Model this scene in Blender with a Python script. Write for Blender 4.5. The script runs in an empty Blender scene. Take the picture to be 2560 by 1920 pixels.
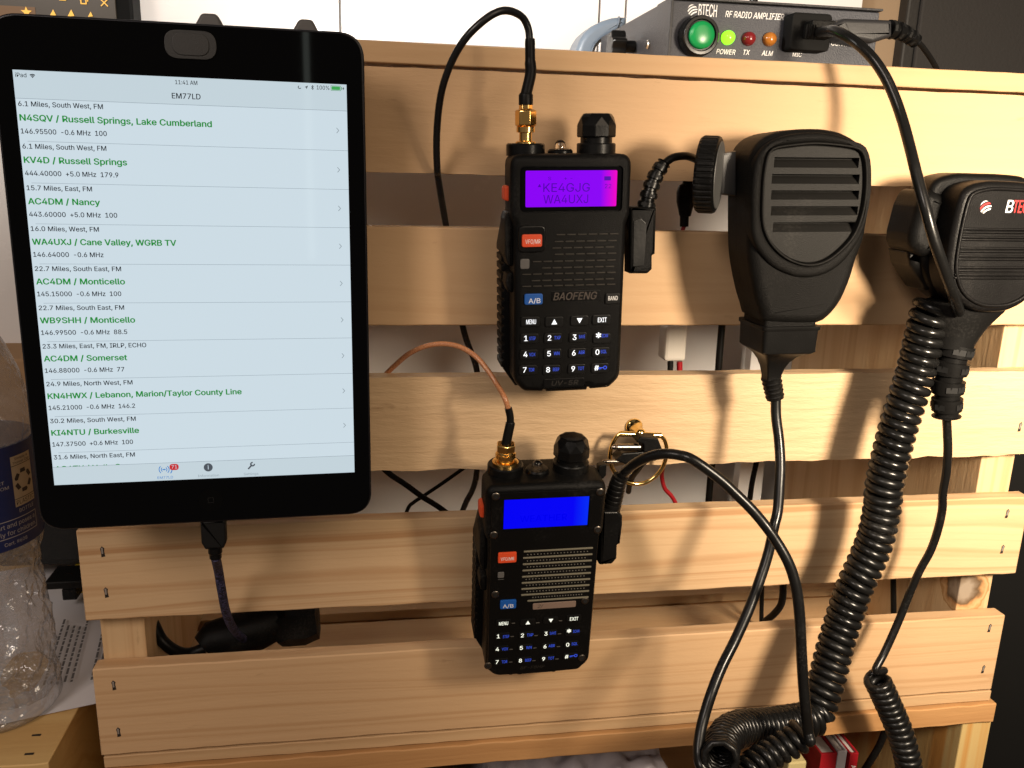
import bpy, bmesh, math, random
from mathutils import Vector, Matrix
from mathutils.geometry import tessellate_polygon
random.seed(7)
S = bpy.context.scene
COL = S.collection
R = math.radians
PI = math.pi

# ------------------------------------------------------------------ camera
F = 2127.386                       # focal length in pixels of the 2560 px wide photograph
CR = Matrix(((0.98790335, 0.01138309, -0.15465252),
             (-0.15262546, 0.24778869, -0.95671638),
             (0.02743076, 0.96874723, 0.24652863)))
CP = Vector((0.0, -0.395, 0.0))
cd = bpy.data.cameras.new('camera'); cam = bpy.data.objects.new('camera', cd); COL.objects.link(cam)
cd.sensor_width = 36.0; cd.sensor_fit = 'HORIZONTAL'; cd.lens = F/2560*36.0
cd.clip_start = 0.01; cd.clip_end = 30
cam.matrix_world = Matrix.Translation(CP) @ CR.to_4x4()
S.camera = cam

# ------------------------------------------------------------------ world, lamps, exposure
w = bpy.data.worlds.new('World'); S.world = w; w.use_nodes = True
w.node_tree.nodes['Background'].inputs[0].default_value = (1.0, .88, .78, 1)
w.node_tree.nodes['Background'].inputs[1].default_value = 0.12
S.view_settings.view_transform = 'Standard'; S.view_settings.look = 'None'
S.view_settings.exposure = -0.12; S.view_settings.gamma = 1; S.view_settings.use_curve_mapping = False
S.render.engine = 'CYCLES'
S.cycles.use_denoising = True
S.cycles.max_bounces = 8; S.cycles.transparent_max_bounces = 12
S.cycles.caustics_reflective = False; S.cycles.caustics_refractive = False

def lamp(name, loc, aim, size, watt, col, spread=160):
    d = bpy.data.lights.new(name, 'AREA'); d.shape = 'DISK'; d.size = size; d.energy = watt; d.color = col
    o = bpy.data.objects.new(name, d); COL.objects.link(o); o.location = loc
    d.spread = R(spread)
    v = Vector(aim)-Vector(loc); o.rotation_euler = v.to_track_quat('-Z', 'Y').to_euler()
    return o
lamp('desk_lamp', (.30, -.37, .035), (.380, 0, -.085), .080, 2.3, (1, .835, .635), 102)
lamp('ceiling_lamp', (.44, -1.0, .45), (.05, 0, -.12), .70, 3.3, (1, .79, .58))
lamp('room_lamp', (-.60, -.85, .50), (-.25, .02, -.25), .40, 4.6, (1, .86, .76))
tube_ = lamp('tube_lamp', (-.014, -.75, .10), (-.014, 0, .10), .007, .017, (.9, 1, .9)); tube_.data.shape = 'RECTANGLE'; tube_.data.size_y = .34
lamp('wall_fill', (-.03, .006, .13), (.08, .33, .115), .06, 1.3, (1, .95, .88))  # added fill light with no visible source, whitens the cupboard doors

# ------------------------------------------------------------------ measuring
def ray(px, py): return CR @ Vector(((px-1280)/F, -(py-960)/F, -1))
def W(px, py, y=0.0):
    d = ray(px, py); return CP + d*((y-CP.y)/d.y)
def WZ(px, py, z):
    d = ray(px, py); return CP + d*(z/d.z)
class Fr:
    """a flat face standing in the world: origin, axes, and where a sight line meets it"""
    def __init__(s, y, a, b, org, tilt=0):
        p, q = W(*a, y), W(*b, y); roll = math.atan2(q.z-p.z, q.x-p.x)
        s.M = Matrix.Rotation(-roll, 3, 'Y') @ Matrix.Rotation(R(tilt), 3, 'X')
        s.O = W(*org, y)
    def m(s, px, py, yl=0.0):
        d = ray(px, py); n = s.M.col[1]; o = s.O + n*yl
        X = CP + d*(n.dot(o-CP)/n.dot(d)) - s.O
        v = s.M.transposed() @ X
        return (v.x, v.z)
    def mat(s): return Matrix.Translation(s.O) @ s.M.to_4x4()
def zt(x0, y0, k): return lambda x, y: (x0+k*x, y0+k*y)

# ------------------------------------------------------------------ materials
MATS = {}
def mat(name, col=(.5, .5, .5), rough=.5, metal=0, emit=None, es=1, bump=0, bs=2500, spec=.5, trans=0, ior=1.45, coat=0, var=0, dust=0):
    if name in MATS: return MATS[name]
    m = bpy.data.materials.new(name); m.use_nodes = True; nt = m.node_tree; p = nt.nodes['Principled BSDF']
    p.inputs['Base Color'].default_value = (*col, 1); p.inputs['Roughness'].default_value = rough
    p.inputs['Metallic'].default_value = metal; p.inputs['Specular IOR Level'].default_value = spec
    p.inputs['IOR'].default_value = ior; p.inputs['Transmission Weight'].default_value = trans
    p.inputs['Coat Weight'].default_value = coat
    if emit: p.inputs['Emission Color'].default_value = (*emit, 1); p.inputs['Emission Strength'].default_value = es
    if bump or var or dust:
        tc = nt.nodes.new('ShaderNodeTexCoord'); n = nt.nodes.new('ShaderNodeTexNoise'); n.inputs['Scale'].default_value = bs; n.inputs['Detail'].default_value = 3
        nt.links.new(tc.outputs['Object'], n.inputs['Vector'])
        if bump:
            b = nt.nodes.new('ShaderNodeBump'); b.inputs['Strength'].default_value = bump; b.inputs['Distance'].default_value = .0006
            nt.links.new(n.outputs['Fac'], b.inputs['Height']); nt.links.new(b.outputs['Normal'], p.inputs['Normal'])
        if dust:
            n3 = nt.nodes.new('ShaderNodeTexNoise'); n3.inputs['Scale'].default_value = 900; n3.inputs['Detail'].default_value = 5; n3.inputs['Roughness'].default_value = .7
            nt.links.new(tc.outputs['Object'], n3.inputs['Vector'])
            n4 = nt.nodes.new('ShaderNodeTexNoise'); n4.inputs['Scale'].default_value = 45; nt.links.new(tc.outputs['Object'], n4.inputs['Vector'])
            ml = nt.nodes.new('ShaderNodeMath'); ml.operation = 'MULTIPLY'; nt.links.new(n3.outputs['Fac'], ml.inputs[0]); nt.links.new(n4.outputs['Fac'], ml.inputs[1])
            rp = nt.nodes.new('ShaderNodeValToRGB'); rp.color_ramp.elements[0].position = .30; rp.color_ramp.elements[1].position = .42
            nt.links.new(ml.outputs[0], rp.inputs['Fac'])
            mc = nt.nodes.new('ShaderNodeMix'); mc.data_type = 'RGBA'; mc.inputs['A'].default_value = (*col, 1); mc.inputs['B'].default_value = (col[0]+dust, col[1]+dust*.93, col[2]+dust*.85, 1)
            nt.links.new(rp.outputs['Color'], mc.inputs['Factor']); nt.links.new(mc.outputs['Result'], p.inputs['Base Color'])
        if var:
            n2 = nt.nodes.new('ShaderNodeTexNoise'); n2.inputs['Scale'].default_value = 40; n2.inputs['Detail'].default_value = 4
            nt.links.new(tc.outputs['Object'], n2.inputs['Vector'])
            mr = nt.nodes.new('ShaderNodeMapRange'); mr.inputs['To Min'].default_value = max(0, rough-var); mr.inputs['To Max'].default_value = min(1, rough+var)
            mr.inputs['From Min'].default_value = .3; mr.inputs['From Max'].default_value = .7
            nt.links.new(n2.outputs['Fac'], mr.inputs['Value']); nt.links.new(mr.outputs['Result'], p.inputs['Roughness'])
    MATS[name] = m; return m

def wood(name, light, dark, bands=.5, freq=60, seed=0, fuzz=.3, axis='X', knots=(), wob=.012, fine=.3):
    m = bpy.data.materials.new(name); m.use_nodes = True; nt = m.node_tree; N = nt.nodes.new; L = nt.links.new
    p = nt.nodes['Principled BSDF']; p.inputs['Roughness'].default_value = .6; p.inputs['Specular IOR Level'].default_value = .3
    tc = N('ShaderNodeTexCoord')
    src = tc.outputs['Object']
    mp = N('ShaderNodeMapping'); L(src, mp.inputs['Vector'])
    mp.inputs['Location'].default_value = (seed*1.37, seed*.71, seed*.53)
    if axis == 'Z': mp.inputs['Rotation'].default_value = (0, PI/2, 0)
    if axis == 'Y': mp.inputs['Rotation'].default_value = (0, 0, PI/2)
    st = N('ShaderNodeMapping'); st.inputs['Scale'].default_value = (.10, 1, 1); L(mp.outputs[0], st.inputs['Vector'])
    # broad wobble of the grain
    n1 = N('ShaderNodeTexNoise'); n1.inputs['Scale'].default_value = 22; n1.inputs['Detail'].default_value = 2; L(st.outputs[0], n1.inputs['Vector'])
    sub = N('ShaderNodeMath'); sub.operation = 'SUBTRACT'; L(n1.outputs['Fac'], sub.inputs[0]); sub.inputs[1].default_value = .5
    mul = N('ShaderNodeMath'); mul.operation = 'MULTIPLY'; L(sub.outputs[0], mul.inputs[0]); mul.inputs[1].default_value = wob*2
    sx = N('ShaderNodeSeparateXYZ'); L(mp.outputs[0], sx.inputs[0])
    ad = N('ShaderNodeMath'); ad.operation = 'ADD'; L(sx.outputs['Z'], ad.inputs[0]); L(mul.outputs[0], ad.inputs[1])
    ad2 = N('ShaderNodeMath'); ad2.operation = 'MULTIPLY_ADD'; L(sx.outputs['Y'], ad2.inputs[0]); ad2.inputs[1].default_value = .45; L(ad.outputs[0], ad2.inputs[2])
    cx = N('ShaderNodeCombineXYZ'); L(ad2.outputs[0], cx.inputs['Z'])
    sc = N('ShaderNodeMath'); sc.operation = 'MULTIPLY'; L(ad2.outputs[0], sc.inputs[0]); sc.inputs[1].default_value = freq*2.2
    # uneven ring spacing: 1-D noise along the ring axis
    n2 = N('ShaderNodeTexNoise'); n2.noise_dimensions = '1D'; n2.inputs['Scale'].default_value = 1; n2.inputs['Detail'].default_value = 2.5; n2.inputs['Roughness'].default_value = .55
    L(sc.outputs[0], n2.inputs['W'])
    r1 = N('ShaderNodeValToRGB'); r1.color_ramp.elements[0].position = .47; r1.color_ramp.elements[1].position = .66
    L(n2.outputs['Fac'], r1.inputs['Fac'])
    st3 = N('ShaderNodeMapping'); st3.inputs['Scale'].default_value = (.05, 1, 1); L(mp.outputs[0], st3.inputs['Vector'])
    n3 = N('ShaderNodeTexNoise'); n3.inputs['Scale'].default_value = 420; n3.inputs['Detail'].default_value = 4; L(st3.outputs[0], n3.inputs['Vector'])
    n4 = N('ShaderNodeTexNoise'); n4.inputs['Scale'].default_value = 14; n4.inputs['Detail'].default_value = 3; L(st.outputs[0], n4.inputs['Vector'])
    mx = N('ShaderNodeMix'); mx.data_type = 'RGBA'
    mx.inputs['A'].default_value = (*light, 1); mx.inputs['B'].default_value = (*dark, 1)
    fm = N('ShaderNodeMath'); fm.operation = 'MULTIPLY'; L(r1.outputs['Color'], fm.inputs[0]); fm.inputs[1].default_value = bands
    fa = N('ShaderNodeMath'); fa.operation = 'MULTIPLY_ADD'; L(n4.outputs['Fac'], fa.inputs[0]); fa.inputs[1].default_value = .5; L(fm.outputs[0], fa.inputs[2])
    fb = N('ShaderNodeMath'); fb.operation = 'MULTIPLY_ADD'; L(n3.outputs['Fac'], fb.inputs[0]); fb.inputs[1].default_value = fine; L(fa.outputs[0], fb.inputs[2])
    fc = N('ShaderNodeMath'); fc.operation = 'SUBTRACT'; fc.use_clamp = True; L(fb.outputs[0], fc.inputs[0]); fc.inputs[1].default_value = .22+fine*.4
    L(fc.outputs[0], mx.inputs['Factor'])
    colr = mx.outputs['Result']
    # short dark flecks in the surface
    st5 = N('ShaderNodeMapping'); st5.inputs['Scale'].default_value = (.22, 1, 1); L(mp.outputs[0], st5.inputs['Vector'])
    n5 = N('ShaderNodeTexNoise'); n5.inputs['Scale'].default_value = 160; n5.inputs['Detail'].default_value = 5; n5.inputs['Roughness'].default_value = .65; L(st5.outputs[0], n5.inputs['Vector'])
    r5 = N('ShaderNodeValToRGB'); r5.color_ramp.elements[0].position = .66; r5.color_ramp.elements[1].position = .78; L(n5.outputs['Fac'], r5.inputs['Fac'])
    f5 = N('ShaderNodeMath'); f5.operation = 'MULTIPLY'; L(r5.outputs['Color'], f5.inputs[0]); f5.inputs[1].default_value = .35+.25*fuzz
    m5 = N('ShaderNodeMix'); m5.data_type = 'RGBA'; L(f5.outputs[0], m5.inputs['Factor']); L(colr, m5.inputs['A']); m5.inputs['B'].default_value = (*[c*.55 for c in dark], 1)
    colr = m5.outputs['Result']
    for kx, ky, kz, kr in knots:
        vs = N('ShaderNodeVectorMath'); vs.operation = 'SUBTRACT'; L(src, vs.inputs[0]); vs.inputs[1].default_value = (kx, ky, kz)
        nn = N('ShaderNodeTexNoise'); nn.inputs['Scale'].default_value = 160; L(src, nn.inputs['Vector'])
        ln = N('ShaderNodeVectorMath'); ln.operation = 'LENGTH'; L(vs.outputs[0], ln.inputs[0])
        dv = N('ShaderNodeMath'); dv.operation = 'DIVIDE'; L(ln.outputs['Value'], dv.inputs[0]); dv.inputs[1].default_value = kr
        dn = N('ShaderNodeMath'); dn.operation = 'MULTIPLY_ADD'; L(nn.outputs['Fac'], dn.inputs[0]); dn.inputs[1].default_value = .7; L(dv.outputs[0], dn.inputs[2])
        rk = N('ShaderNodeValToRGB'); e = rk.color_ramp.elements
        e[0].position = .55; e[0].color = (.12, .075, .04, 1); e[1].position = 2.0/2.2; e[1].color = (*light, 1)
        for pp, cc in ((.36, (.30, .24, .18)), (.62, (.42, .22, .09)), (.7, (.55, .36, .18)), (.76, (.40, .21, .08))):
            x = e.new(pp); x.color = (*cc, 1)
        ds = N('ShaderNodeMath'); ds.operation = 'DIVIDE'; L(dn.outputs[0], ds.inputs[0]); ds.inputs[1].default_value = 2.2; L(ds.outputs[0], rk.inputs['Fac'])
        lt = N('ShaderNodeMath'); lt.operation = 'LESS_THAN'; L(dn.outputs[0], lt.inputs[0]); lt.inputs[1].default_value = 1.75
        mk = N('ShaderNodeMix'); mk.data_type = 'RGBA'; L(lt.outputs[0], mk.inputs['Factor']); L(colr, mk.inputs['A']); L(rk.outputs['Color'], mk.inputs['B'])
        colr = mk.outputs['Result']
    L(colr, p.inputs['Base Color'])
    hb = N('ShaderNodeMath'); hb.operation = 'MULTIPLY_ADD'; L(n3.outputs['Fac'], hb.inputs[0]); hb.inputs[1].default_value = .35; L(n5.outputs['Fac'], hb.inputs[2])
    b = N('ShaderNodeBump'); b.inputs['Strength'].default_value = fuzz; b.inputs['Distance'].default_value = .0012
    L(hb.outputs[0], b.inputs['Height']); L(b.outputs['Normal'], p.inputs['Normal'])
    return m

BLK = mat('black_textured_plastic', (.0040, .0039, .0038), .42, bump=.35, bs=2600, var=.08, spec=.13, dust=.010)
BLK2 = mat('black_smooth_plastic', (.0040, .0040, .0040), .30, bump=.05, bs=900, var=.1, spec=.28, dust=.008)
RUB = mat('black_rubber', (.0055, .0053, .0051), .42, bump=.1, bs=1500, var=.1, spec=.16, dust=.008)
MICP = mat('charcoal_grained_plastic', (.0060, .0057, .0054), .50, bump=.55, bs=2300, var=.06, spec=.10, dust=.007)
GRIL = mat('charcoal_grille_plastic', (.0110, .0106, .0100), .46, bump=.25, bs=2500, spec=.12, dust=.010)
GOLD = mat('gold_plating', (.95, .60, .20), .20, 1, var=.06)
BRASS = mat('polished_brass', (.90, .66, .26), .15, 1, var=.06)
STEEL = mat('nickel_steel', (.62, .58, .52), .25, 1)
WHT = mat('white_print', (.80, .80, .80), .5)
DIM = mat('grey_print', (.16, .145, .13), .5)

# ------------------------------------------------------------------ mesh helpers
def NB(): return bmesh.new()
def obj(name, bm, m, parent=None, smooth=38, bev=0, bseg=2, world=False):
    bmesh.ops.remove_doubles(bm, verts=bm.verts, dist=1e-7)
    bmesh.ops.recalc_face_normals(bm, faces=bm.faces)
    if world and parent is not None:
        rt = parent
        while rt.parent: rt = rt.parent
        bm.transform(MW[rt.name].inverted())
    me = bpy.data.meshes.new(name); bm.to_mesh(me); bm.free()
    for x in (m if isinstance(m, (list, tuple)) else [m]): me.materials.append(x)
    if smooth:
        me.polygons.foreach_set('use_smooth', [True]*len(me.polygons)); me.set_sharp_from_angle(angle=R(smooth))
    o = bpy.data.objects.new(name, me); COL.objects.link(o)
    if smooth and not bev:
        wn = o.modifiers.new('even_normals', 'WEIGHTED_NORMAL'); wn.keep_sharp = True; wn.weight = 80
    if parent is not None: o.parent = parent
    if bev:
        b = o.modifiers.new('bevel', 'BEVEL'); b.width = bev; b.segments = bseg; b.limit_method = 'ANGLE'; b.angle_limit = R(35)
        b.harden_normals = False
    return o
MW = {}
def thing(name, label, cat, M=None, group=None):
    o = bpy.data.objects.new(name, None); COL.objects.link(o); o.empty_display_size = .01
    M = M or Matrix.Identity(4); o.matrix_world = M; MW[o.name] = M.copy()
    o['label'] = label; o['category'] = cat
    if group: o['group'] = group
    return o
def tag(o, label, cat, group=None):
    o['label'] = label; o['category'] = cat
    if group: o['group'] = group
    return o
def struct(o): o['kind'] = 'structure'; return o

def box(bm, x0, x1, y0, y1, z0, z1, mi=0):
    v = [bm.verts.new((x, y, z)) for x in (x0, x1) for y in (y0, y1) for z in (z0, z1)]
    for f in ((0, 1, 3, 2), (4, 6, 7, 5), (0, 4, 5, 1), (2, 3, 7, 6), (0, 2, 6, 4), (1, 5, 7, 3)):
        fc = bm.faces.new([v[i] for i in f]); fc.material_index = mi
    return v
def area2(p): return sum(p[i][0]*p[(i+1) % len(p)][1]-p[(i+1) % len(p)][0]*p[i][1] for i in range(len(p)))
def rpoly(pts, r, n=5):
    """round the corners of a polygon; r one radius or one per corner"""
    out = []; k = len(pts)
    for i in range(k):
        ri = r[i] if isinstance(r, (list, tuple)) else r
        p = Vector(pts[i]); a = Vector(pts[i-1])-p; b = Vector(pts[(i+1) % k])-p
        la, lb = a.length, b.length; a.normalize(); b.normalize()
        ang = a.angle(b); t = min(ri/max(math.tan(ang/2), 1e-6), la*.49, lb*.49)
        if ri <= 0 or t < 1e-7 or ang > 3.1: out.append((p.x, p.y)); continue
        p0, p1 = p+a*t, p+b*t
        for j in range(n+1):
            u = j/n; q = p0*(1-u)**2+p*2*u*(1-u)+p1*u*u
            out.append((q.x, q.y))
    return out
def inset(pts, d):
    s = 1 if area2(pts) > 0 else -1; k = len(pts); out = []
    for i in range(k):
        a = Vector(pts[i])-Vector(pts[i-1]); b = Vector(pts[(i+1) % k])-Vector(pts[i])
        if a.length < 1e-9: a = b
        if b.length < 1e-9: b = a
        a.normalize(); b.normalize()
        na = Vector((-a.y, a.x))*s; nb = Vector((-b.y, b.x))*s; n = na+nb
        l = n.length
        if l < 1e-6: n = na
        else: n = n/l/max(.35, math.sqrt(max(0, (1+na.dot(nb))/2)))
        q = Vector(pts[i])+n*d; out.append((q.x, q.y))
    return out
def prism(bm, pts, y0, y1, r=0, n=3, rb=0, mi=0, cap0=True, cap1=True):
    """outline in x,z carried from y0 (back) to y1 (front, smaller y); front edge rounded by r, back by rb"""
    rings = []
    if rb:
        for k in range(n, -1, -1):
            a = PI/2*k/n; rings.append((rb*(1-math.cos(a)), y0-rb*(1-math.sin(a))))
    else: rings.append((0, y0))
    if r:
        for k in range(n+1):
            a = PI/2*k/n; rings.append((r*(1-math.cos(a)), y1+r*(1-math.sin(a))))
    else: rings.append((0, y1))
    loft(bm, [[(x, y, z) for x, z in (inset(pts, d) if d else pts)] for d, y in rings], mi, cap0, cap1)
def loft(bm, rings, mi=0, cap0=True, cap1=True, closed=True):
    vs = [[bm.verts.new(p) for p in r] for r in rings]; k = len(vs[0])
    for a, b in zip(vs, vs[1:]):
        for i in range(k if closed else k-1):
            f = bm.faces.new((a[i], a[(i+1) % k], b[(i+1) % k], b[i])); f.material_index = mi
    if cap0: bm.faces.new(vs[0]).material_index = mi
    if cap1: bm.faces.new(vs[-1]).material_index = mi
def flat(bm, pts, y, mi=0):
    f = bm.faces.new([bm.verts.new((x, y, z)) for x, z in pts]); f.material_index = mi
def basis(d):
    d = Vector(d).normalized(); u = d.orthogonal().normalized(); return d, u, d.cross(u)
def lathe(bm, prof, o=(0, 0, 0), d=(0, 0, 1), seg=24, mi=0, cap=True, up=None):
    """prof: (radius, distance along d)"""
    d, u, v = basis(d)
    if up is not None:
        u = Vector(up)-d*Vector(up).dot(d); u.normalize(); v = d.cross(u)
    o = Vector(o)
    loft(bm, [[o+d*t+(u*math.cos(2*PI*i/seg)+v*math.sin(2*PI*i/seg))*max(r, 1e-5) for i in range(seg)] for r, t in prof], mi, cap, cap)
def sphere(bm, c, r, seg=16, mi=0, sc=(1, 1, 1)):
    rings = []
    for j in range(1, 9):
        a = PI*j/9; rings.append([(c[0]+sc[0]*r*math.sin(a)*math.cos(2*PI*i/seg), c[1]+sc[1]*r*math.sin(a)*math.sin(2*PI*i/seg), c[2]+sc[2]*r*math.cos(a)) for i in range(seg)])
    loft(bm, rings, mi)
def smooth_path(pts, n=10):
    P = [Vector(p) for p in pts]; P = [P[0]*2-P[1]]+P+[P[-1]*2-P[-2]]; out = []
    for i in range(1, len(P)-2):
        p0, p1, p2, p3 = P[i-1:i+3]
        for j in range(n):
            t = j/n
            out.append(.5*((2*p1)+(p2-p0)*t+(2*p0-5*p1+4*p2-p3)*t*t+(3*p1-p0-3*p2+p3)*t**3))
    out.append(P[-2]); return out
def frames(P):
    T = [(P[min(i+1, len(P)-1)]-P[max(i-1, 0)]).normalized() for i in range(len(P))]
    u = T[0].orthogonal().normalized(); U = [u]
    for i in range(1, len(P)):
        u = (U[-1]-T[i]*U[-1].dot(T[i])); u.normalize(); U.append(u)
    return T, U
def tube(bm, P, r, seg=12, mi=0, cap=True):
    P = [Vector(p) for p in P]; T, U = frames(P); rings = []
    for i, p in enumerate(P):
        ri = r[i] if isinstance(r, (list, tuple)) else r; v = T[i].cross(U[i])
        rings.append([p+(U[i]*math.cos(2*PI*k/seg)+v*math.sin(2*PI*k/seg))*ri for k in range(seg)])
    loft(bm, rings, mi, cap, cap)
def resample(P, step):
    out = [P[0].copy()]; need = step
    for a, b in zip(P, P[1:]):
        l = (b-a).length; t = 0.0
        while l-t >= need:
            t += need; out.append(a+(b-a)*(t/l)); need = step
        need -= l-t
    return out
def helix(path, rad, pitch, per=18, start=0, lead=True, hand=1, pitch_end=None):
    """points of a coil wound round a path"""
    path = resample([Vector(p) for p in path], .0003); T, U = frames(path); out = []; ph = start
    n = len(path)
    last = -9
    for i in range(n):
        pt = pitch+(pitch_end-pitch)*i/n if pitch_end else pitch
        ph += 2*PI*.0003/pt
        if (ph-last) < 2*PI/per: continue
        last = ph
        v = T[i].cross(U[i])
        out.append(path[i]+(U[i]*math.cos(ph)+hand*v*math.sin(ph))*rad)
    return out
FONT = None
try:                                 # Blender's own interface typeface, else its built-in font
    import os
    FONT = bpy.data.fonts.load(os.path.join(bpy.utils.system_resource('DATAFILES'), 'fonts', 'Inter.woff2'))
except Exception: FONT = None
CAPH = {}
def text(bm, s, x, z, cap, w=None, y=-.0001, align='L', bold=0, shear=0, mi=0, rot=0, place=None):
    """flat lettering: baseline start (x,z), capital height, optional total width; bold thickens by overprinting"""
    if bold > .009 and place is None:
        d = bold*cap*.9
        for i, (a, b) in enumerate(((-1, 0), (1, 0), (0, .6), (0, -.6))): text(bm, s, x+a*d, z+b*d, cap, w, y-i*.000008, align, 0, shear, mi, rot)
        return
    c = bpy.data.curves.new('t', 'FONT'); c.size = 1; c.shear = shear; c.resolution_u = 3
    if FONT: c.font = FONT
    o = bpy.data.objects.new('t', c)
    if 'h' not in CAPH:
        c.body = 'H'; me = bpy.data.meshes.new_from_object(o); CAPH['h'] = max(v.co.y for v in me.vertices); bpy.data.meshes.remove(me)
    c.body = s; c.fill_mode = 'NONE'; me = bpy.data.meshes.new_from_object(o)
    xs = [v.co.x for v in me.vertices]; x0, x1 = min(xs), max(xs)
    k = cap/CAPH['h']; kx = w/(x1-x0) if w else k
    off = 0 if align == 'L' else ((x1-x0)*kx/2 if align == 'C' else (x1-x0)*kx)
    ca, sa = math.cos(rot), math.sin(rot)
    # outlines of the letters: fill every outer contour with the holes that lie in it
    nb = {}
    for e in me.edges: nb.setdefault(e.vertices[0], []).append(e.vertices[1]); nb.setdefault(e.vertices[1], []).append(e.vertices[0])
    seen = set(); loops = []
    for v0 in range(len(me.vertices)):
        if v0 in seen or v0 not in nb: continue
        lp = [v0]; seen.add(v0); cur = v0
        while True:
            nx = [q for q in nb[cur] if q not in seen]
            if not nx: break
            cur = nx[0] if cur != v0 or v0+1 not in nx else v0+1
            seen.add(cur); lp.append(cur)
        if len(lp) > 2: loops.append([(me.vertices[i].co.x, me.vertices[i].co.y) for i in lp])
    if loops:
        sg = 1 if area2(max(loops, key=lambda l: abs(area2(l)))) > 0 else -1
        outs = [l for l in loops if area2(l)*sg > 0]; holes = [l for l in loops if area2(l)*sg < 0]
        def inside(p, l):
            r = False
            for i in range(len(l)):
                (xa, ya), (xb, yb) = l[i-1], l[i]
                if (ya > p[1]) != (yb > p[1]) and p[0] < (xb-xa)*(p[1]-ya)/(yb-ya)+xa: r = not r
            return r
        for j, l in enumerate(outs):
            grp = [l]+[h for h in holes if inside(h[0], l)]
            flatp = [p for g in grp for p in g]
            vs = []
            for px_, py_ in flatp:
                a, b = (px_-x0)*kx-off, py_*k; a, b = a*ca-b*sa, a*sa+b*ca
                vs.append(bm.verts.new(place(x+a, z+b) if place else (x+a, y-(j % 2)*.000004, z+b)))
            for t_ in tessellate_polygon([[Vector((p[0], p[1], 0)) for p in g] for g in grp]):
                try: bm.faces.new([vs[i] for i in t_]).material_index = mi
                except ValueError: pass
    bpy.data.objects.remove(o); bpy.data.meshes.remove(me); bpy.data.curves.remove(c)
def circ(cx, cz, r, n=24, rz=None): return [(cx+r*math.cos(2*PI*i/n), cz+(rz or r)*math.sin(2*PI*i/n)) for i in range(n)]
def rect(x0, x1, z0, z1): return [(x0, z0), (x1, z0), (x1, z1), (x0, z1)]
def rrect(x0, x1, z0, z1, r, n=5): return rpoly(rect(x0, x1, z0, z1), r, n)

# ================================================================== the setting
TAN = mat('beige_wall_paint', (.30, .21, .13), .7, bump=.15, bs=300)
bm = NB(); box(bm, -1.6, 1.6, .62, .64, -.6, 1.4); struct(obj('room_wall', bm, mat('grey_wall_paint', (.58, .52, .44), .8, bump=.15, bs=200), smooth=0))
bm = NB(); box(bm, -1.6, 1.6, -1.2, .62, -.60, -.57); struct(obj('desk_top', bm, wood('desk_wood', (.16, .10, .06), (.08, .045, .025), .5, 30, 11), smooth=0))

# white cupboard doors behind the crate
WHITE = mat('white_gloss_door', (.80, .78, .77), .22, bump=.04, bs=60, var=.08)
cup = thing('wall_cupboard', 'glossy white cupboard with thin vertical door seams behind the crate', 'cupboard', Matrix.Translation((.1, .33, -.57)))
for i, (a, b) in enumerate(((-.30, -.0273), (-.0257, .1798), (.1815, .2018), (.2035, .409))):
    bm = NB(); box(bm, a, b, .33, .348, .094, .9); obj('door_panel', bm, WHITE, cup, 0, .0006, world=True)
bm = NB(); box(bm, -.30, .409, .330, .348, -.57, .0928); obj('lower_panel', bm, WHITE, cup, 0, .0006, world=True)
bm = NB(); box(bm, -.30, .409, .3495, .60, -.57, .9); obj('cupboard_body', bm, mat('white_board', (.45, .43, .41), .5), cup, 0, world=True)
bm = NB(); box(bm, .412, .47, .345, .60, -.57, .9); tag(obj('corner_post', bm, TAN, smooth=0, bev=.001), 'tan painted post between the white cupboard and the black cabinet', 'post')
p0, p1 = W(1848, 1195, .262), W(1908, 1195, .262)
bm = NB(); box(bm, p0.x, p1.x, .262, .274, -.57, .03); tag(obj('white_strip', bm, mat('white_strip_paint', (.82, .81, .80), .5), smooth=0, bev=.0006), 'narrow upright white strip behind the crate, seen through the gaps', 'strip')
# black cabinet on the right
cab = thing('loudspeaker_cabinet', 'tall charcoal black cabinet at the right behind the crate', 'cabinet', Matrix.Translation((.7, .33, -.57)))
bm = NB(); box(bm, .4525, 1.0, .332, .60, -.57, .9); obj('cabinet_body', bm, mat('black_cabinet_vinyl', (.022, .020, .018), .6, bump=.5, bs=260), cab, 0, .002, world=True)
bm = NB(); box(bm, .462, .98, .3265, .3315, -.55, .88); obj('front_cloth', bm, mat('black_cloth', (.030, .027, .025), .85, bump=.9, bs=420), cab, 0, .002, world=True)
# black tower standing right beside the crate
bm = NB(); box(bm, .378, .58, .055, .30, -.57, -.06); tag(obj('black_case', bm, mat('black_case_paint', (.004, .004, .004), .8, spec=.2), smooth=0, bev=.003), 'black case standing close to the right end of the crate', 'case')

# monitor at the top left
mon = thing('monitor', 'dark monitor screen with orange window icons at the top left corner', 'monitor', Matrix.Translation((-.36, .30, -.3)))
bm = NB(); box(bm, -.60, -.1722, .300, .325, .066, .40); obj('bezel', bm, mat('black_bezel', (.004, .004, .004), .6, spec=.1), mon, 0, .002, world=True)
bm = NB(); box(bm, -.59, -.1832, .2975, .2995, .078, .39)
scr = obj('screen', bm, mat('dim_screen', (.01, .01, .01), .3, emit=(.050, .036, .022), es=1), mon, 0, world=True)
Mf = lambda px, py: (lambda v: (v.x, v.z))(W(px, py, .297))
bm = NB(); a = Mf(-60, 10); b = Mf(91, 55); flat(bm, rect(a[0], b[0], b[1]-.02, a[1]), .297); obj('window_tab', bm, mat('brown_tab_glow', (.02, .01, .005), .4, emit=(.17, .085, .035), es=1), scr, 0, world=True)
bm = NB(); ICO = mat('orange_icon_glow', (.2, .1, .02), .5, emit=(1.0, .55, .10), es=1.1)
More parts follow.
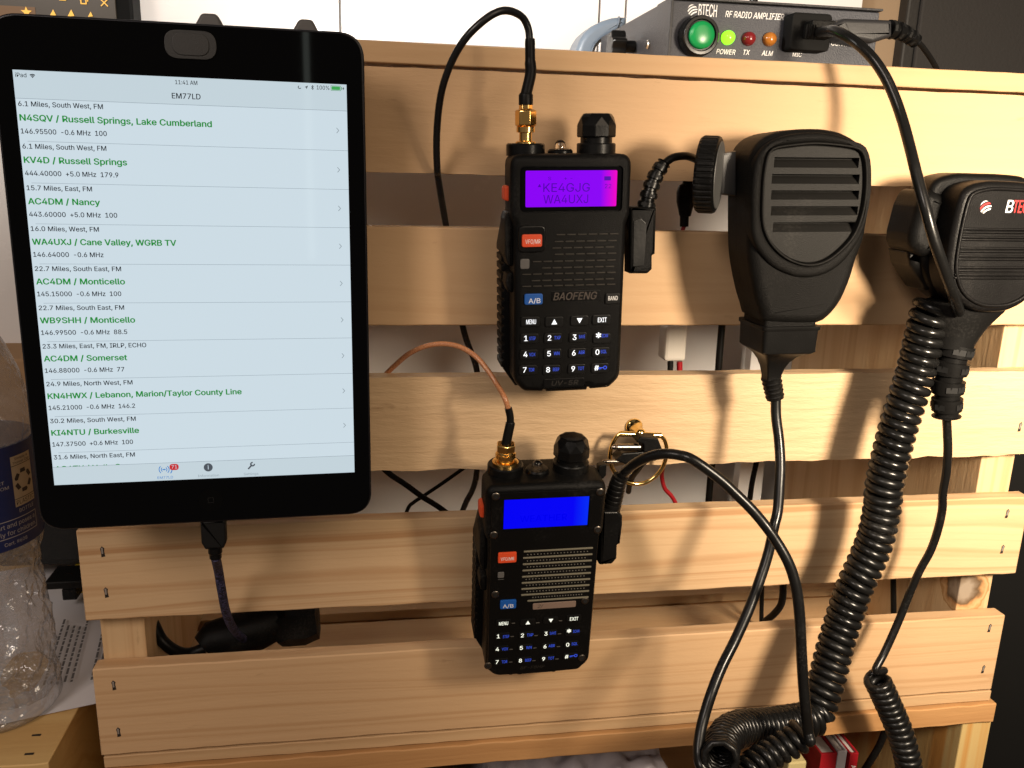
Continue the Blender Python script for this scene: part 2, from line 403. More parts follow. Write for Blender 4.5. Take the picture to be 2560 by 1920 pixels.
def strokes(bm, pl, wd, y):
    for (x0, z0), (x1, z1) in zip(pl, pl[1:]):
        d = Vector((x1-x0, z1-z0)); l = d.length; d /= l; n = Vector((-d.y, d.x))*wd/2
        e = d*wd*.3
        flat(bm, [(x0-e.x+n.x, z0-e.y+n.y), (x0-e.x-n.x, z0-e.y-n.y), (x1+e.x-n.x, z1+e.y-n.y), (x1+e.x+n.x, z1+e.y+n.y)], y)
cx, cz = Mf(261, 7); h = .0022
strokes(bm, [(cx-h, cz-h), (cx+h, cz+h)], .0007, .2965); strokes(bm, [(cx-h, cz+h), (cx+h, cz-h)], .0007, .2964)
cx, cz = Mf(209, 3); h = .0017
strokes(bm, [(cx-h, cz-h), (cx+h, cz-h), (cx+h, cz+h), (cx-h, cz+h), (cx-h, cz-h)], .0008, .2965)
strokes(bm, [(cx-h*.2, cz+h*1.9), (cx+h*1.7, cz+h*1.9), (cx+h*1.7, cz)], .0007, .2964)
cx, cz = Mf(157, 0); strokes(bm, [(cx-.002, cz), (cx+.002, cz)], .0008, .2965)
cx, cz = Mf(67, 31)
flat(bm, [(cx+.0038*(1 if i % 2 == 0 else .42)*math.sin(PI*i/5), cz+.0038*(1 if i % 2 == 0 else .42)*math.cos(PI*i/5)) for i in range(10)], .2962)
for px, py, k in ((132, 32, 1.0), (177, 33, 1.1), (226, 36, .8)):
    cx, cz = Mf(px, py); flat(bm, [(cx-.002*k, cz-.0022*k), (cx+.0022*k, cz-.0016*k), (cx+.0006*k, cz+.0022*k)], .2963)
obj('icon_marks', bm, ICO, scr, 0, world=True)

# brown carton behind the bottle
bm = NB(); box(bm, -.62, -.165, .27, .50, -.57, -.148); tag(obj('carton', bm, mat('brown_cardboard', (.36, .22, .115), .85, bump=.4, bs=160), smooth=0, bev=.002), 'plain brown cardboard carton behind the plastic bottle', 'carton')

# ------------------------------------------------------------------ the wooden crate on its side
L0, D0 = (.58, .375, .205), (.38, .19, .075)
def plank(bm, x0, x1, y0, y1, z0, z1, rough=.0003, n=60, seed=0, rough_lo=None):
    rnd = random.Random(seed); rl = rough if rough_lo is None else rough_lo; rings = []
    for i in range(n+1):
        x = x0+(x1-x0)*i/n
        a, b, c, d = [rnd.uniform(-1, 1) for _ in range(4)]
        rings.append([(x, y0, z0+a*rl), (x, y1, z0+b*rl), (x, y1, z1+c*rough), (x, y0, z1+d*rough)])
    loft(bm, rings)
crate = thing('wooden_crate', 'upright slatted pine crate with radios and microphones hung on its slats', 'crate', Matrix.Translation((.109, .12, -.3005)))
CX0, CX1 = -.1409, .3590
slats = ((-.0038, .0408, dict(bands=.05, freq=22, seed=1, fuzz=.38, fine=.04, wob=.06), L0, D0, .0002, .0004),
         (-.0730, -.0274, dict(bands=.14, freq=22, seed=2, fuzz=.2, fine=.05, wob=.09), L0, D0, .0002, .0002),
         (-.1450, -.0980, dict(bands=.10, freq=24, seed=3, fuzz=.9, fine=.05, wob=.08), (.60, .415, .240), D0, .0002, .0008),
         (-.2172, -.1703, dict(bands=.72, freq=88, seed=4.35, fuzz=.22, fine=.08, wob=.020), (.61, .415, .235), (.41, .21, .088), .0002, .0003),
         (-.2925, -.2436, dict(bands=.34, freq=110, seed=5, fuzz=.22, fine=.10, wob=.014), L0, D0, .0002, .0003))
for i, (z0, z1, kw, l, d, r1, r2) in enumerate(slats):
    bm = NB(); plank(bm, CX0+.0006*((i*7) % 3), CX1-.0008*((i*5) % 3), 0, .0092, z0, z1, r1, seed=i, rough_lo=r2)
    if i in (0, 2):
        rnd = random.Random(50+i)
        for k in range(150 if i == 2 else 50):
            x = rnd.uniform(CX0+.004, CX1-.004); L_ = rnd.uniform(.0006, .0026); a = rnd.gauss(0, .9); wv = rnd.uniform(.00010, .00026); yy = rnd.uniform(.0002, .006)
            tip = (x+L_*math.sin(a)*1.4, yy-rnd.uniform(0, .0012), z0-L_*abs(math.cos(a))*.8)
            v = [bm.verts.new(q) for q in ((x-wv, yy, z0+.0006), (x+wv, yy, z0+.0006), (x, yy+wv*2, z0+.0006), tip)]
            for f in ((0, 1, 3), (1, 2, 3), (2, 0, 3), (0, 2, 1)): bm.faces.new([v[q] for q in f])
    o = obj('slat', bm, wood('slat_wood', l, d, **kw), crate, 30, .0007, world=True)
    o['label'] = ('smooth top slat', 'second slat with soft grain', 'rough furry slat with frayed lower edge', 'slat with bold dark grain stripes', 'lowest slat with fine straight grain')[i]
WTOP = wood('edge_wood', (.56, .36, .19), D0, .2, 40, 7, .25, fine=.2)
bm = NB(); plank(bm, CX0, CX1+.001, .0004, .118, .0424, .0512, .0001, seed=21); obj('top_board', bm, WTOP, crate, 30, .0005, world=True)
bm = NB(); plank(bm, CX0, CX1, .128, .24, .0424, .0512, .0002, seed=22); obj('top_board', bm, WTOP, crate, 30, .0005, world=True)
WBOT = wood('bottom_wood', (.56, .37, .20), (.34, .17, .065), .3, 40, 8, .3)
bm = NB(); plank(bm, CX0+.0015, CX1-.001, .0004, .119, -.3003, -.2937, .0002, seed=23); obj('bottom_board', bm, WBOT, crate, 30, .0004, world=True)
bm = NB(); plank(bm, CX0, CX1, .132, .24, -.3003, -.2937, .0002, seed=24); obj('bottom_board', bm, WBOT, crate, 30, .0005, world=True)
for a, b, kn in ((-.1376, -.1168, ()), (.3325, .3530, ((.3370-.109, .012-.12, -.2318+.3005, .0105), (.338-.109, .06-.12, -.152+.3005, .008)))):
    bm = NB(); box(bm, a, b, .0095, .238, -.2935, .0422)
    obj('end_panel', bm, wood('end_panel_wood', (.63, .44, .245), D0, .35, 60, 9 if kn else 10, .25, 'Z', kn), crate, 0, .0006, world=True)
SLOT = mat('dark_staple_slot', (.02, .014, .01), .8)
def staple(px, py, y, tilt, par, hole=1.0):
    p = W(px, py, y); bm = NB(); h = .0050; wd = .0008*hole
    c, s = math.cos(tilt), math.sin(tilt)
    def rt(pts): return [(p.x+x*c+z*s, p.z-x*s+z*c) for x, z in pts]
    prism(bm, rt([(-wd, -h*.6), (wd*1.2, -h*.55), (wd*.9, 0), (wd*1.3, h*.3), (0, h*.5), (-wd*1.1, h*.28), (-wd*.8, -h*.1)]), y+.0002, y-.00012, mi=0)
    prism(bm, rt([(-wd*.55, -h*.25), (wd*.45, -h*.25), (wd*.6, h*.36), (-wd*.5, h*.36)]), y+.0002, y-.00035, .0001, 2, mi=1)
    obj('staple', bm, [SLOT, mat('dull_staple_wire', (.45, .40, .36), .45, .6)], par, 30, world=True)
for px, py in ((256, 1378), (265, 1480), (284, 1712), (296, 1829), (2518, 1283), (2506, 1372), (2474, 1569), (2458, 1672), (2550, 1066)):
    staple(px, py, 0, (-.05 if px < 1000 else .12), crate)

# ------------------------------------------------------------------ the crate below, open to the front
low = thing('wooden_crate', 'lower pine crate holding books and papers under the slatted crate', 'crate', Matrix.Translation((.109, .12, -.56)))
WL = wood('lower_rail_wood', (.50, .27, .11), (.30, .13, .045), .5, 35, 13, .3, wob=.03)
bm = NB(); plank(bm, CX0+.001, CX1+.002, -.002, .118, -.3135, -.3012, .0004, seed=31); obj('top_board', bm, WL, low, 30, .0006, world=True)
bm = NB(); plank(bm, CX0, CX1, .128, .24, -.3130, -.3012, .0003, seed=32); obj('top_board', bm, WL, low, 30, .0006, world=True)
for a, b in ((CX0+.001, -.119), (.3435, .3625)):
    bm = NB(); box(bm, a, b, .001, .238, -.57, -.3137); obj('end_panel', bm, wood('lower_end_wood', (.55, .40, .17), (.50, .24, .06), .9, 45, 14, .2, 'Z'), low, 0, .0008, world=True)
bm = NB(); plank(bm, -.1185, .343, .229, .238, -.56, -.3140, .0002, seed=33); obj('back_board', bm, wood('lower_back_wood', (.42, .24, .11), (.25, .12, .05), .5, 30, 15), low, 30, world=True)

# books in the lower crate
Z8 = zt(1700, 1680, .2893)
REDC = mat('red_book_cloth', (.36, .010, .018), .4, bump=.1); PAGE = mat('book_pages', (.55, .52, .50), .8, bump=.3, bs=900)
GCOV = mat('white_book_cover', (.62, .61, .64), .45)
def book(x0, x1, z1, dep, cover, label, letter=None):
    y0 = .018; t = thing('book', label, 'book', Matrix.Translation((x0, y0, -.56)), 'books standing in the lower crate')
    bm = NB(); box(bm, x0, x1, y0, y0+.0012, -.565, z1); box(bm, x0, x0+.0012, y0+.0012, y0+dep, -.565, z1); box(bm, x1-.0012, x1, y0+.0012, y0+dep, -.565, z1); obj('cover', bm, cover, t, 0, .0003, world=True)
    bm = NB(); box(bm, x0+.0014, x1-.0014, y0+.0014, y0+dep-.002, -.565, z1-.0015); obj('pages', bm, PAGE, t, 0, world=True)
    if letter:
        bm = NB(); text(bm, letter, (x0+x1)/2-.0013, z1-.0085, .0032, y=y0-.0001, rot=-PI/2+.12); obj('spine_letter', bm, WHT, t, 0, world=True)
x = [W(*Z8(a, 690), .018).x for a in (1225, 1363, 1368, 1445, 1475, 1548)]
book(x[0], x[1], -.3425, .085, REDC, 'thick red book left of the white one in the lower crate')
book(x[2], x[3], -.3415, .085, GCOV, 'slim white book between the two red ones')
book(x[4], x[5], -.3440, .085, REDC, 'thin red book lettered with a white A in the lower crate', 'A')
# crumpled white bag in the lower crate
bm = NB(); n = 40; rnd = random.Random(4); gx = [[None]*(n+1) for _ in range(n+1)]
from mathutils import noise
for i in range(n+1):
    for j in range(n+1):
        u, v = i/n, j/n
        x = .045+.145*u; y = .012+.13*v
        hgt = -.352+.018*noise.noise(Vector((u*3, v*3, 1)))+.010*abs(noise.noise(Vector((u*7, v*7, 5))))+.004*noise.noise(Vector((u*17, v*17, 9)))
        e = min(u, 1-u, v*1.0, 1-v)*8
        hgt -= .15*max(0, 1-e)**2
        gx[i][j] = bm.verts.new((x, y, hgt))
for i in range(n):
    for j in range(n): bm.faces.new((gx[i][j], gx[i+1][j], gx[i+1][j+1], gx[i][j+1]))
bmesh.ops.solidify(bm, geom=bm.faces[:], thickness=.0006)
tag(obj('plastic_bag', bm, mat('grey_white_plastic', (.42, .39, .42), .35), smooth=60), 'crumpled greyish white plastic bag under the rail of the lower crate', 'bag')
bm = NB(); box(bm, -.05, .030, .02, .10, -.565, -.336); tag(obj('black_box', bm, mat('black_card', (.012, .011, .01), .7), smooth=0, bev=.002), 'black box in shadow at the left of the white plastic bag', 'box')
bm = NB(); a = W(1972, 1908, .02); box(bm, a.x, a.x+.012, .02, .07, -.565, a.z); tag(obj('cream_box', bm, mat('cream_card', (.55, .46, .22), .7), smooth=0, bev=.001), 'narrow cream coloured box beside the red book', 'box')

# ------------------------------------------------------------------ second wooden box at the left, with papers and a bottle on it
lb = thing('wooden_box', 'pine box at the lower left carrying the plastic bottle', 'box', Matrix.Translation((-.30, .12, -.56)))
WB = wood('box_wood', (.62, .41, .17), (.45, .24, .08), .4, 40, 17, .3)
bm = NB(); plank(bm, -.50, -.1685, .008, .125, -.3125, -.3005, .0003, seed=41); obj('top_board', bm, WB, lb, 30, .0006, world=True)
bm = NB(); plank(bm, -.50, -.1687, .134, .25, -.3125, -.3005, .0003, seed=42); obj('top_board', bm, WB, lb, 30, .0006, world=True)
bm = NB(); box(bm, -.1885, -.170, .011, .248, -.57, -.3127); obj('end_panel', bm, WB, lb, 0, .0008, world=True)
bm = NB(); plank(bm, -.50, -.189, .0085, .0176, -.37, -.3127, .0002, seed=43); obj('front_slat', bm, WB, lb, 30, .0006, world=True)
for px, py in ((91, 1838), (73, 1885)):
    p = WZ(px, py, -.3005); bm = NB(); box(bm, p.x-.0022, p.x+.0022, p.y-.0007, p.y+.0007, -.3010, -.3003); obj('staple', bm, SLOT, lb, 0, world=True)

# ================================================================== tablet, its holder and charging lead
U = .00015677                       # one screen point in metres
TQ = Matrix(((.99897074, -.0452949, -.00241553), (.04534877, .99846762, .03171597), (.00097525, -.03179287, .999494)))
TM = Matrix.Translation(CP+Vector((-.13155087, .3555884, .02977764))) @ TQ.to_4x4()
tab = thing('tablet', 'black tablet showing a green and black list of repeaters on its lit screen', 'tablet', TM)
def pt(x0, x1, z0, z1): return rect(x0*U, x1*U, z0*U, z1*U)
body = rpoly(pt(-45.5, 813.5, -1150, 126), 66*U, 10)
bm = NB(); prism(bm, body, .0072, .0003, .0009, 3, .003); obj('back_shell', bm, mat('slate_anodised_shell', (.018, .018, .022), .38, .5), tab)
GLS = mat('black_glass', (.0016, .0016, .0018), .035, spec=.16)
bm = NB(); prism(bm, inset(body, .0008), .0004, 0, .0003, 2); bez = obj('bezel', bm, GLS, tab)
# screen
SY = -.00012
bm = NB(); flat(bm, pt(0, 768, -1024, 0), SY)
def glow(name, col, es=1.0, rough=.05, base=.002): return mat(name, (base,)*3, rough, emit=col, es=es, spec=.2)
scr = obj('screen', bm, glow('screen_glow', (.60, .705, .77), 1.10), tab, 0)
SY -= .00008
bm = NB(); flat(bm, pt(0, 768, -1024, -975.6), SY); obj('bar', bm, glow('bar_glow', (.545, .645, .70), 1.10), scr, 0); bm = NB()
flat(bm, pt(0, 768, -63.4, 0), SY); obj('bar', bm, glow('bar_glow', (.545, .645, .70), 1.10), scr, 0)
bm = NB()
flat(bm, pt(0, 768, -64.2, -63.3), SY-.00002); flat(bm, pt(0, 768, -975.8, -974.9), SY-.00002)
for i in range(1, 10): flat(bm, pt(17, 768, -64.4-97*i, -63.6-97*i), SY-.00002)
obj('row_line', bm, glow('rule_glow', (.25, .31, .36), 1), scr, 0)
rows = [('6.1 Miles, South West, FM', 186, 'N4SQV / Russell Springs, Lake Cumberland', 433, '146.95500  -0.6 MHz  100', 190),
 ('6.1 Miles, South West, FM', 186, 'KV4D / Russell Springs', 230, '444.40000  +5.0 MHz  179.9', 209),
 ('15.7 Miles, East, FM', 146, 'AC4DM / Nancy', 161, '443.60000  +5.0 MHz  100', 199),
 ('16.0 Miles, West, FM', 154, 'WA4UXJ / Cane Valley, WGRB TV', 332, '146.64000  -0.6 MHz', 160),
 ('22.7 Miles, South East, FM', 198, 'AC4DM / Monticello', 204, '145.15000  -0.6 MHz  100', 194),
 ('22.7 Miles, South East, FM', 198, 'WB9SHH / Monticello', 221, '146.99500  -0.6 MHz  88.5', 201),
 ('23.3 Miles, East, FM, IRLP, ECHO', 244, 'AC4DM / Somerset', 195, '146.88000  -0.6 MHz  77', 187),
 ('24.9 Miles, North West, FM', 204, 'KN4HWX / Lebanon, Marion/Taylor County Line', 472, '145.21000  -0.6 MHz  146.2', 206),
 ('30.2 Miles, South West, FM', 205, 'KI4NTU / Burkesville', 210, '147.37500  +0.6 MHz  100', 194),
 ('31.6 Miles, North East, FM', 196, None, 0, None, 0)]
GRN = glow('green_text_glow', (.018, .29, .045), 1); DRK = glow('dark_text_glow', (.006, .008, .012), 1); GRY = glow('grey_text_glow', (.30, .36, .40), 1); BLU = glow('blue_text_glow', (.03, .23, .62), 1)
TY = SY-.00005
for i, (a, wa, b, wb, c, wc) in enumerate(rows):
    z = -97*i; b1 = NB(); b2 = NB()
    text(b1, a, 5.2*U, (z-81.2)*U, 11.2*U, wa*U, TY, bold=.026)
    if b: text(b2, b, 5.6*U, (z-114.2)*U, 14.2*U, wb*U, TY, bold=.058)
    if c: text(b1, c, 5.0*U, (z-143.6)*U, 11.4*U, wc*U, TY, bold=.026)
    obj('row_text', b1, DRK, scr, 0)
    if b: obj('station_text', b2, GRN, scr, 0)
    else: b2.free()
b1 = NB(); text(b1, '11:41 AM', 359.5*U, -16.6*U, 9.6*U, 51*U, TY, bold=.014); text(b1, 'EM77LD', 350*U, -50*U, 12.6*U, 66*U, TY, bold=.025)
text(b1, 'iPad', 5*U, -16*U, 9.4*U, 24*U, TY, bold=.012); text(b1, '100%', 694.5*U, -14.6*U, 9.4*U, 31*U, TY, bold=.012)
obj('status_text', b1, DRK, scr, 0)
# the line cut off by the tab bar: only the tops of its capitals show
def cut_below(bm, z):
    bmesh.ops.bisect_plane(bm, geom=bm.verts[:]+bm.edges[:]+bm.faces[:], plane_co=(0, 0, z), plane_no=(0, 0, -1), clear_outer=True)
b3 = NB(); text(b3, 'AC4TX / Hells C', 5.6*U, (-97*9-114.2)*U, 14.2*U, 158*U, TY, bold=.022)
cut_below(b3, -975.4*U); obj('station_text', b3, GRN, scr, 0)
# chevrons, status and tab icons
bm = NB()
def chev(x, z): strokes(bm, [((x-2.6)*U, (z+6)*U), ((x+2.6)*U, z*U), ((x-2.6)*U, (z-6)*U)], 1.7*U, TY)
for i in range(9): chev(743.8, -112-97*i); obj('chevron', bm, GRY, scr, 0); bm = NB()
text(bm, 'Information', 355*U, -1018.8*U, 6.6*U, 54*U, TY); text(bm, 'Settings', 473*U, -1019*U, 6.6*U, 38*U, TY)
obj('tab_text', bm, GRY, scr, 0)
bm = NB()
def arc(cx, cz, r, a0, a1, wd, n=12):
    p = [(cx+r*math.cos(R(a0+(a1-a0)*i/n)), cz+r*math.sin(R(a0+(a1-a0)*i/n))) for i in range(n+1)]
    q = [(cx+(r-wd)*math.cos(R(a0+(a1-a0)*i/n)), cz+(r-wd)*math.sin(R(a0+(a1-a0)*i/n))) for i in range(n+1)]
    flat(bm, p+q[::-1], TY)
for r in (3, 6, 9.2): arc(42*U, -17*U, r*U, 48, 132, 2.2*U if r > 3 else 2.9*U)
obj('wifi_icon', bm, DRK, scr, 0); bm = NB()
p = [(669.4+a, -11+b) for a, b in ((4, 4.5), (-4.5, .6), (-.4, -.2), (.2, -4.4))]; flat(bm, [(a*U, b*U) for a, b in p], TY)
arc(653*U, -11*U, 4.2*U, 120, 330, 1.6*U)
strokes(bm, [((684.2+a)*U, (-10.6+b)*U) for a, b in ((-2.6, 2.6), (2.6, -2.6), (0, -5), (0, 5), (2.6, 2.6), (-2.6, -2.6))], 1.1*U, TY)
flat(bm, [((760+a)*U, (-10+b)*U) for a, b in ((1.4, 4.5), (-2.5, -.6), (-.2, -.6), (-1.2, -4.5), (2.6, .7), (.3, .7))], TY)
# information disc and spanner
bm2 = NB(); flat(bm2, [(382.6*U+x, -992.5*U+z) for x, z in circ(0, 0, 11.5*U)], TY)
bm_keep = bm; bm = bm2
strokes(bm, [(486*U, -1001*U), (495*U, -991*U)], 4.2*U, TY); arc(497*U, -988.6*U, 6.6*U, 80, 370, 3.6*U, 14)
obj('tab_icon', bm2, glow('icon_grey_glow', (.085, .10, .12), 1), scr, 0); bm = bm_keep
obj('status_icon', bm, DRK, scr, 0)
bm = NB(); text(bm, 'i', 382.6*U, -998*U, 12*U, None, TY-.00004, 'C', .02); text(bm, '71', 297*U, -991.5*U, 9*U, None, TY-.00009, 'C'); obj('icon_letter', bm, glow('pale_glow', (.6, .72, .8), 1), scr, 0)
bm = NB(); arc(271*U, -993.5*U, 8*U, 130, 230, 1.8*U); arc(271*U, -993.5*U, 13.5*U, 132, 228, 2*U); arc(271*U, -993.5*U, 8*U, -50, 50, 1.8*U); arc(271*U, -993.5*U, 13.5*U, -48, 48, 2*U)
arc(275*U, -993.5*U, 17*U, -44, 30, 2.4*U); flat(bm, circ(271*U, -993.5*U, 2.1*U), TY); strokes(bm, [(266.5*U, -993.5*U), (275.5*U, -993.5*U)], 1.5*U, TY)
text(bm, 'EM77LD', 253*U, -1019*U, 6.8*U, 39*U, TY, bold=.006); obj('signal_icon', bm, BLU, scr, 0)
bm = NB(); flat(bm, rrect(285*U, 308*U, -996*U, -979*U, 8*U), TY-.00004); obj('badge', bm, glow('red_badge_glow', (.62, .03, .035), 1), scr, 0)
bm = NB(); flat(bm, rrect(731*U, 752*U, -14*U, -5.6*U, 2*U), TY-.00002); obj('battery_fill', bm, glow('battery_green_glow', (.06, .42, .10), 1), scr, 0)
bm = NB(); strokes(bm, [(729.5*U, -15.4*U), (753.5*U, -15.4*U), (753.5*U, -4.2*U), (729.5*U, -4.2*U), (729.5*U, -15.4*U)], .9*U, TY); strokes(bm, [(756*U, -7*U), (756*U, -12.5*U)], 1.6*U, TY); obj('battery_outline', bm, GRN, scr, 0)
# home button, lens slider
bm = NB(); lathe(bm, [(.0050, -.00005), (.0049, .00012), (.0045, .0001)], (384*U, 0, -1086*U), (0, -1, 0), 32); hb = obj('home_button', bm, mat('black_button_glass', (.0025, .0025, .0025), .2, spec=.15), tab)
bm = NB(); strokes(bm, [((384+a)*U, (-1086+b)*U) for a, b in ((-7, -7), (7, -7), (7, 7), (-7, 7), (-7, -7))], 1.2*U, -.00018); obj('button_square', bm, mat('dim_grey_mark', (.007, .007, .007), .5), hb, 0)
LM = tab.matrix_world
cvM = lambda pts: pts
bm = NB(); prism(bm, rrect(340*U, 460*U, 42*U, 108*U, 32*U, 10), 0, -.0007, .0003, 2); cov = obj('lens_cover', bm, mat('dark_slider_rim', (.014, .0135, .013), .5, bump=.2), tab)
bm = NB(); prism(bm, rrect(358*U, 443*U, 50*U, 101*U, 25*U, 10), -.0005, -.0011, .0003, 2); obj('cover_slider', bm, mat('dark_slider_face', (.018, .017, .016), .5, bump=.2), cov)

# holder behind it, two grey claws over the top edge
hol = thing('tablet_holder', 'grey holder with two rounded claws gripping the top of the black tablet', 'holder', TM)
GCL = mat('grey_soft_plastic', (.085, .080, .078), .55, bump=.2)
bm = NB(); prism(bm, rrect(.012, .108, -.135, .010, .006), .0125, .0085, .001, 2); obj('back_plate', bm, BLK, hol)
bm = NB(); lathe(bm, [(.016, 0), (.016, .016), (.011, .020), (.011, .030)], (.062, .012, -.045), (0, 1, 0), 28); obj('mount_arm', bm, BLK, hol)
for x0, x1 in ((407, 476), (641, 706)):
    bm = NB()
    a0, a1 = x0*U, x1*U
    zt_ = 126*U
    prof = rpoly([(a0-.0006, zt_-.012), (a0-.0006, zt_+.0004), (a0+.0022, zt_+.0052), (a1-.0028, zt_+.0052), (a1-.0004, zt_+.0004), (a1-.0004, zt_-.012)], [0, .001, .0025, .0025, .001, 0], 5)
    prism(bm, prof, .0138, .0076, .0015, 3, .001); obj('claw', bm, GCL, hol)
    bm = NB(); box(bm, a0+.002, a1-.003, .0088, .0118, zt_-.03, zt_-.008); obj('claw_arm', bm, BLK, hol, 0, .0006)

lead = thing('charging_cable', 'black plug with braided navy lead hanging from the bottom of the tablet', 'cable', TM)
zb = -1150*U
bm = NB(); pc = 384*U
pl = rpoly([(pc-.0052, zb+.0003), (pc+.0052, zb+.0003), (pc+.0052, zb-.010), (pc+.0038, zb-.0130), (pc-.0038, zb-.0130), (pc-.0052, zb-.010)], [.0003, .0003, .002, .001, .001, .002])
prism(bm, pl, .0062, .0012, .0012, 3, .0012); obj('plug', bm, mat('matte_black_plug', (.006, .006, .006), .5, bump=.1, spec=.3), lead)
bm = NB(); lathe(bm, [(.0030, 0), (.0030, .0025), (.0026, .003), (.0026, .005)], (pc, .0037, zb-.0128), (0, 0, -1), 16); obj('collar', bm, BLK2, lead)
def braid():
    m = mat('navy_braid', (.030, .028, .085), .7); nt = m.node_tree; N = nt.nodes.new; L = nt.links.new; p = nt.nodes['Principled BSDF']
    tc = N('ShaderNodeTexCoord'); v = N('ShaderNodeTexVoronoi'); v.inputs['Scale'].default_value = 1100; L(tc.outputs['Object'], v.inputs['Vector'])
    r = N('ShaderNodeValToRGB'); r.color_ramp.elements[0].color = (.006, .006, .020, 1); r.color_ramp.elements[1].color = (.075, .07, .17, 1)
    r.color_ramp.elements[0].position = .35; r.color_ramp.elements[1].position = .95
    L(v.outputs['Color'], r.inputs['Fac']); L(r.outputs['Color'], p.inputs['Base Color'])
    b = N('ShaderNodeBump'); b.inputs['Strength'].default_value = .8; b.inputs['Distance'].default_value = .0004; L(v.outputs['Distance'], b.inputs['Height']); L(b.outputs['Normal'], p.inputs['Normal'])
    return m
Z3_ = zt(0, 1200, .43399)
bm = NB(); e = TM @ Vector((pc, .0037, zb-.0176))
P = smooth_path([e]+[W(*Z3_(*q), y) for q, y in (((1258, 520), -.024), ((1278, 640), -.018), ((1302, 760), -.009), ((1340, 850), .006), ((1390, 905), .026), ((1440, 930), .04))], 12)
tube(bm, P, .0021, 12); obj('lead', bm, braid(), lead, world=True)

# things lying on the lowest slats inside the crate, below the tablet
bm = NB()
P = smooth_path([W(*Z3_(*q), y) for q, y in (((800, 760), .06), ((870, 810), .035), ((930, 920), .030), ((1010, 985), .030), ((1090, 1000), .034), ((1180, 970), .036))], 10)
ad = thing('usb_adapter', 'black adapter lying inside the crate where the braided lead ends', 'adapter', Matrix.Translation(W(*Z3_(1350, 930), .04)))
tube(bm, P, .0032, 12); obj('cord', bm, RUB, ad, world=True)
bm = NB(); tube(bm, [W(*Z3_(1170, 960), .036), W(*Z3_(1215, 920), .038), W(*Z3_(1330, 895), .04), W(*Z3_(1480, 850), .042), W(*Z3_(1590, 800), .046)], [.0070, .0098, .0112, .0125, .0115], 14); obj('adapter_body', bm, BLK, ad, world=True)
bm = NB(); tube(bm, [W(*Z3_(1560, 850), .046), W(*Z3_(1640, 800), .048), W(*Z3_(1760, 800), .05), W(*Z3_(1830, 790), .05)], [.0125, .0155, .0145, .0120], 7); obj('plug_block', bm, BLK, ad, world=True)

# ================================================================== the two hand-held radios
def carve(o, cutter):
    """cut recesses out of a mesh object"""
    bmesh.ops.recalc_face_normals(cutter, faces=cutter.faces)
    me = bpy.data.meshes.new('cutter'); cutter.to_mesh(me); cutter.free(); c = bpy.data.objects.new('cutter', me); COL.objects.link(c)
    if o.parent: c.parent = o.parent
    b = o.modifiers.new('cut', 'BOOLEAN'); b.operation = 'DIFFERENCE'; b.solver = 'EXACT'; b.object = c
    dg = bpy.context.evaluated_depsgraph_get(); dg.update(); ev = bpy.data.meshes.new_from_object(o.evaluated_get(dg), depsgraph=dg)
    o.modifiers.remove(b); old = o.data; o.data = ev; bpy.data.meshes.remove(old)
    o.data.polygons.foreach_set('use_smooth', [True]*len(o.data.polygons)); o.data.set_sharp_from_angle(angle=R(35))
    bpy.data.objects.remove(c); bpy.data.meshes.remove(me)
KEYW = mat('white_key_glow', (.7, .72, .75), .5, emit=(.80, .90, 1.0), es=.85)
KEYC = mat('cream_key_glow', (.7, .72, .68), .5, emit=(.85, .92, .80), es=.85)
KEYB = mat('blue_key_glow', (.02, .05, .5), .5, emit=(.035, .085, .62), es=.85)
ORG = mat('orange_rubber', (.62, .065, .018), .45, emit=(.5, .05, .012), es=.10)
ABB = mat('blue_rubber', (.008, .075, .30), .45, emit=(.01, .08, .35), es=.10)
KCAP = mat('black_rubber_key', (.005, .005, .005), .38, bump=.1, bs=1800, spec=.3)
LENS = mat('grey_lens', (.11, .105, .10), .3)
mm = .001
XC = .01935                          # centre line of the radio: origin sits at the top left corner of its display
def lcd(name, base, side):
    m = bpy.data.materials.new(name); m.use_nodes = True; nt = m.node_tree; p = nt.nodes['Principled BSDF']; N = nt.nodes.new; L = nt.links.new
    tc = N('ShaderNodeTexCoord'); sx = N('ShaderNodeSeparateXYZ'); L(tc.outputs['Object'], sx.inputs[0])
    mr = N('ShaderNodeMapRange'); mr.inputs['From Min'].default_value = .0318; mr.inputs['From Max'].default_value = .0392; L(sx.outputs['X'], mr.inputs['Value'])
    r = N('ShaderNodeValToRGB'); r.color_ramp.elements[0].color = (*base, 1); r.color_ramp.elements[1].color = (*side, 1); L(mr.outputs['Result'], r.inputs['Fac'])
    L(r.outputs['Color'], p.inputs['Emission Color']); p.inputs['Emission Strength'].default_value = 1; p.inputs['Base Color'].default_value = (.002, .002, .003, 1); p.inputs['Roughness'].default_value = .15; p.inputs['Specular IOR Level'].default_value = .1
    return m
def tri(cx, cz, h, up): return [(cx-h, cz-h*.9), (cx+h, cz-h*.9), (cx, cz+h*.95)] if up else [(cx-h, cz+h*.9), (cx, cz-h*.95), (cx+h, cz+h*.9)]

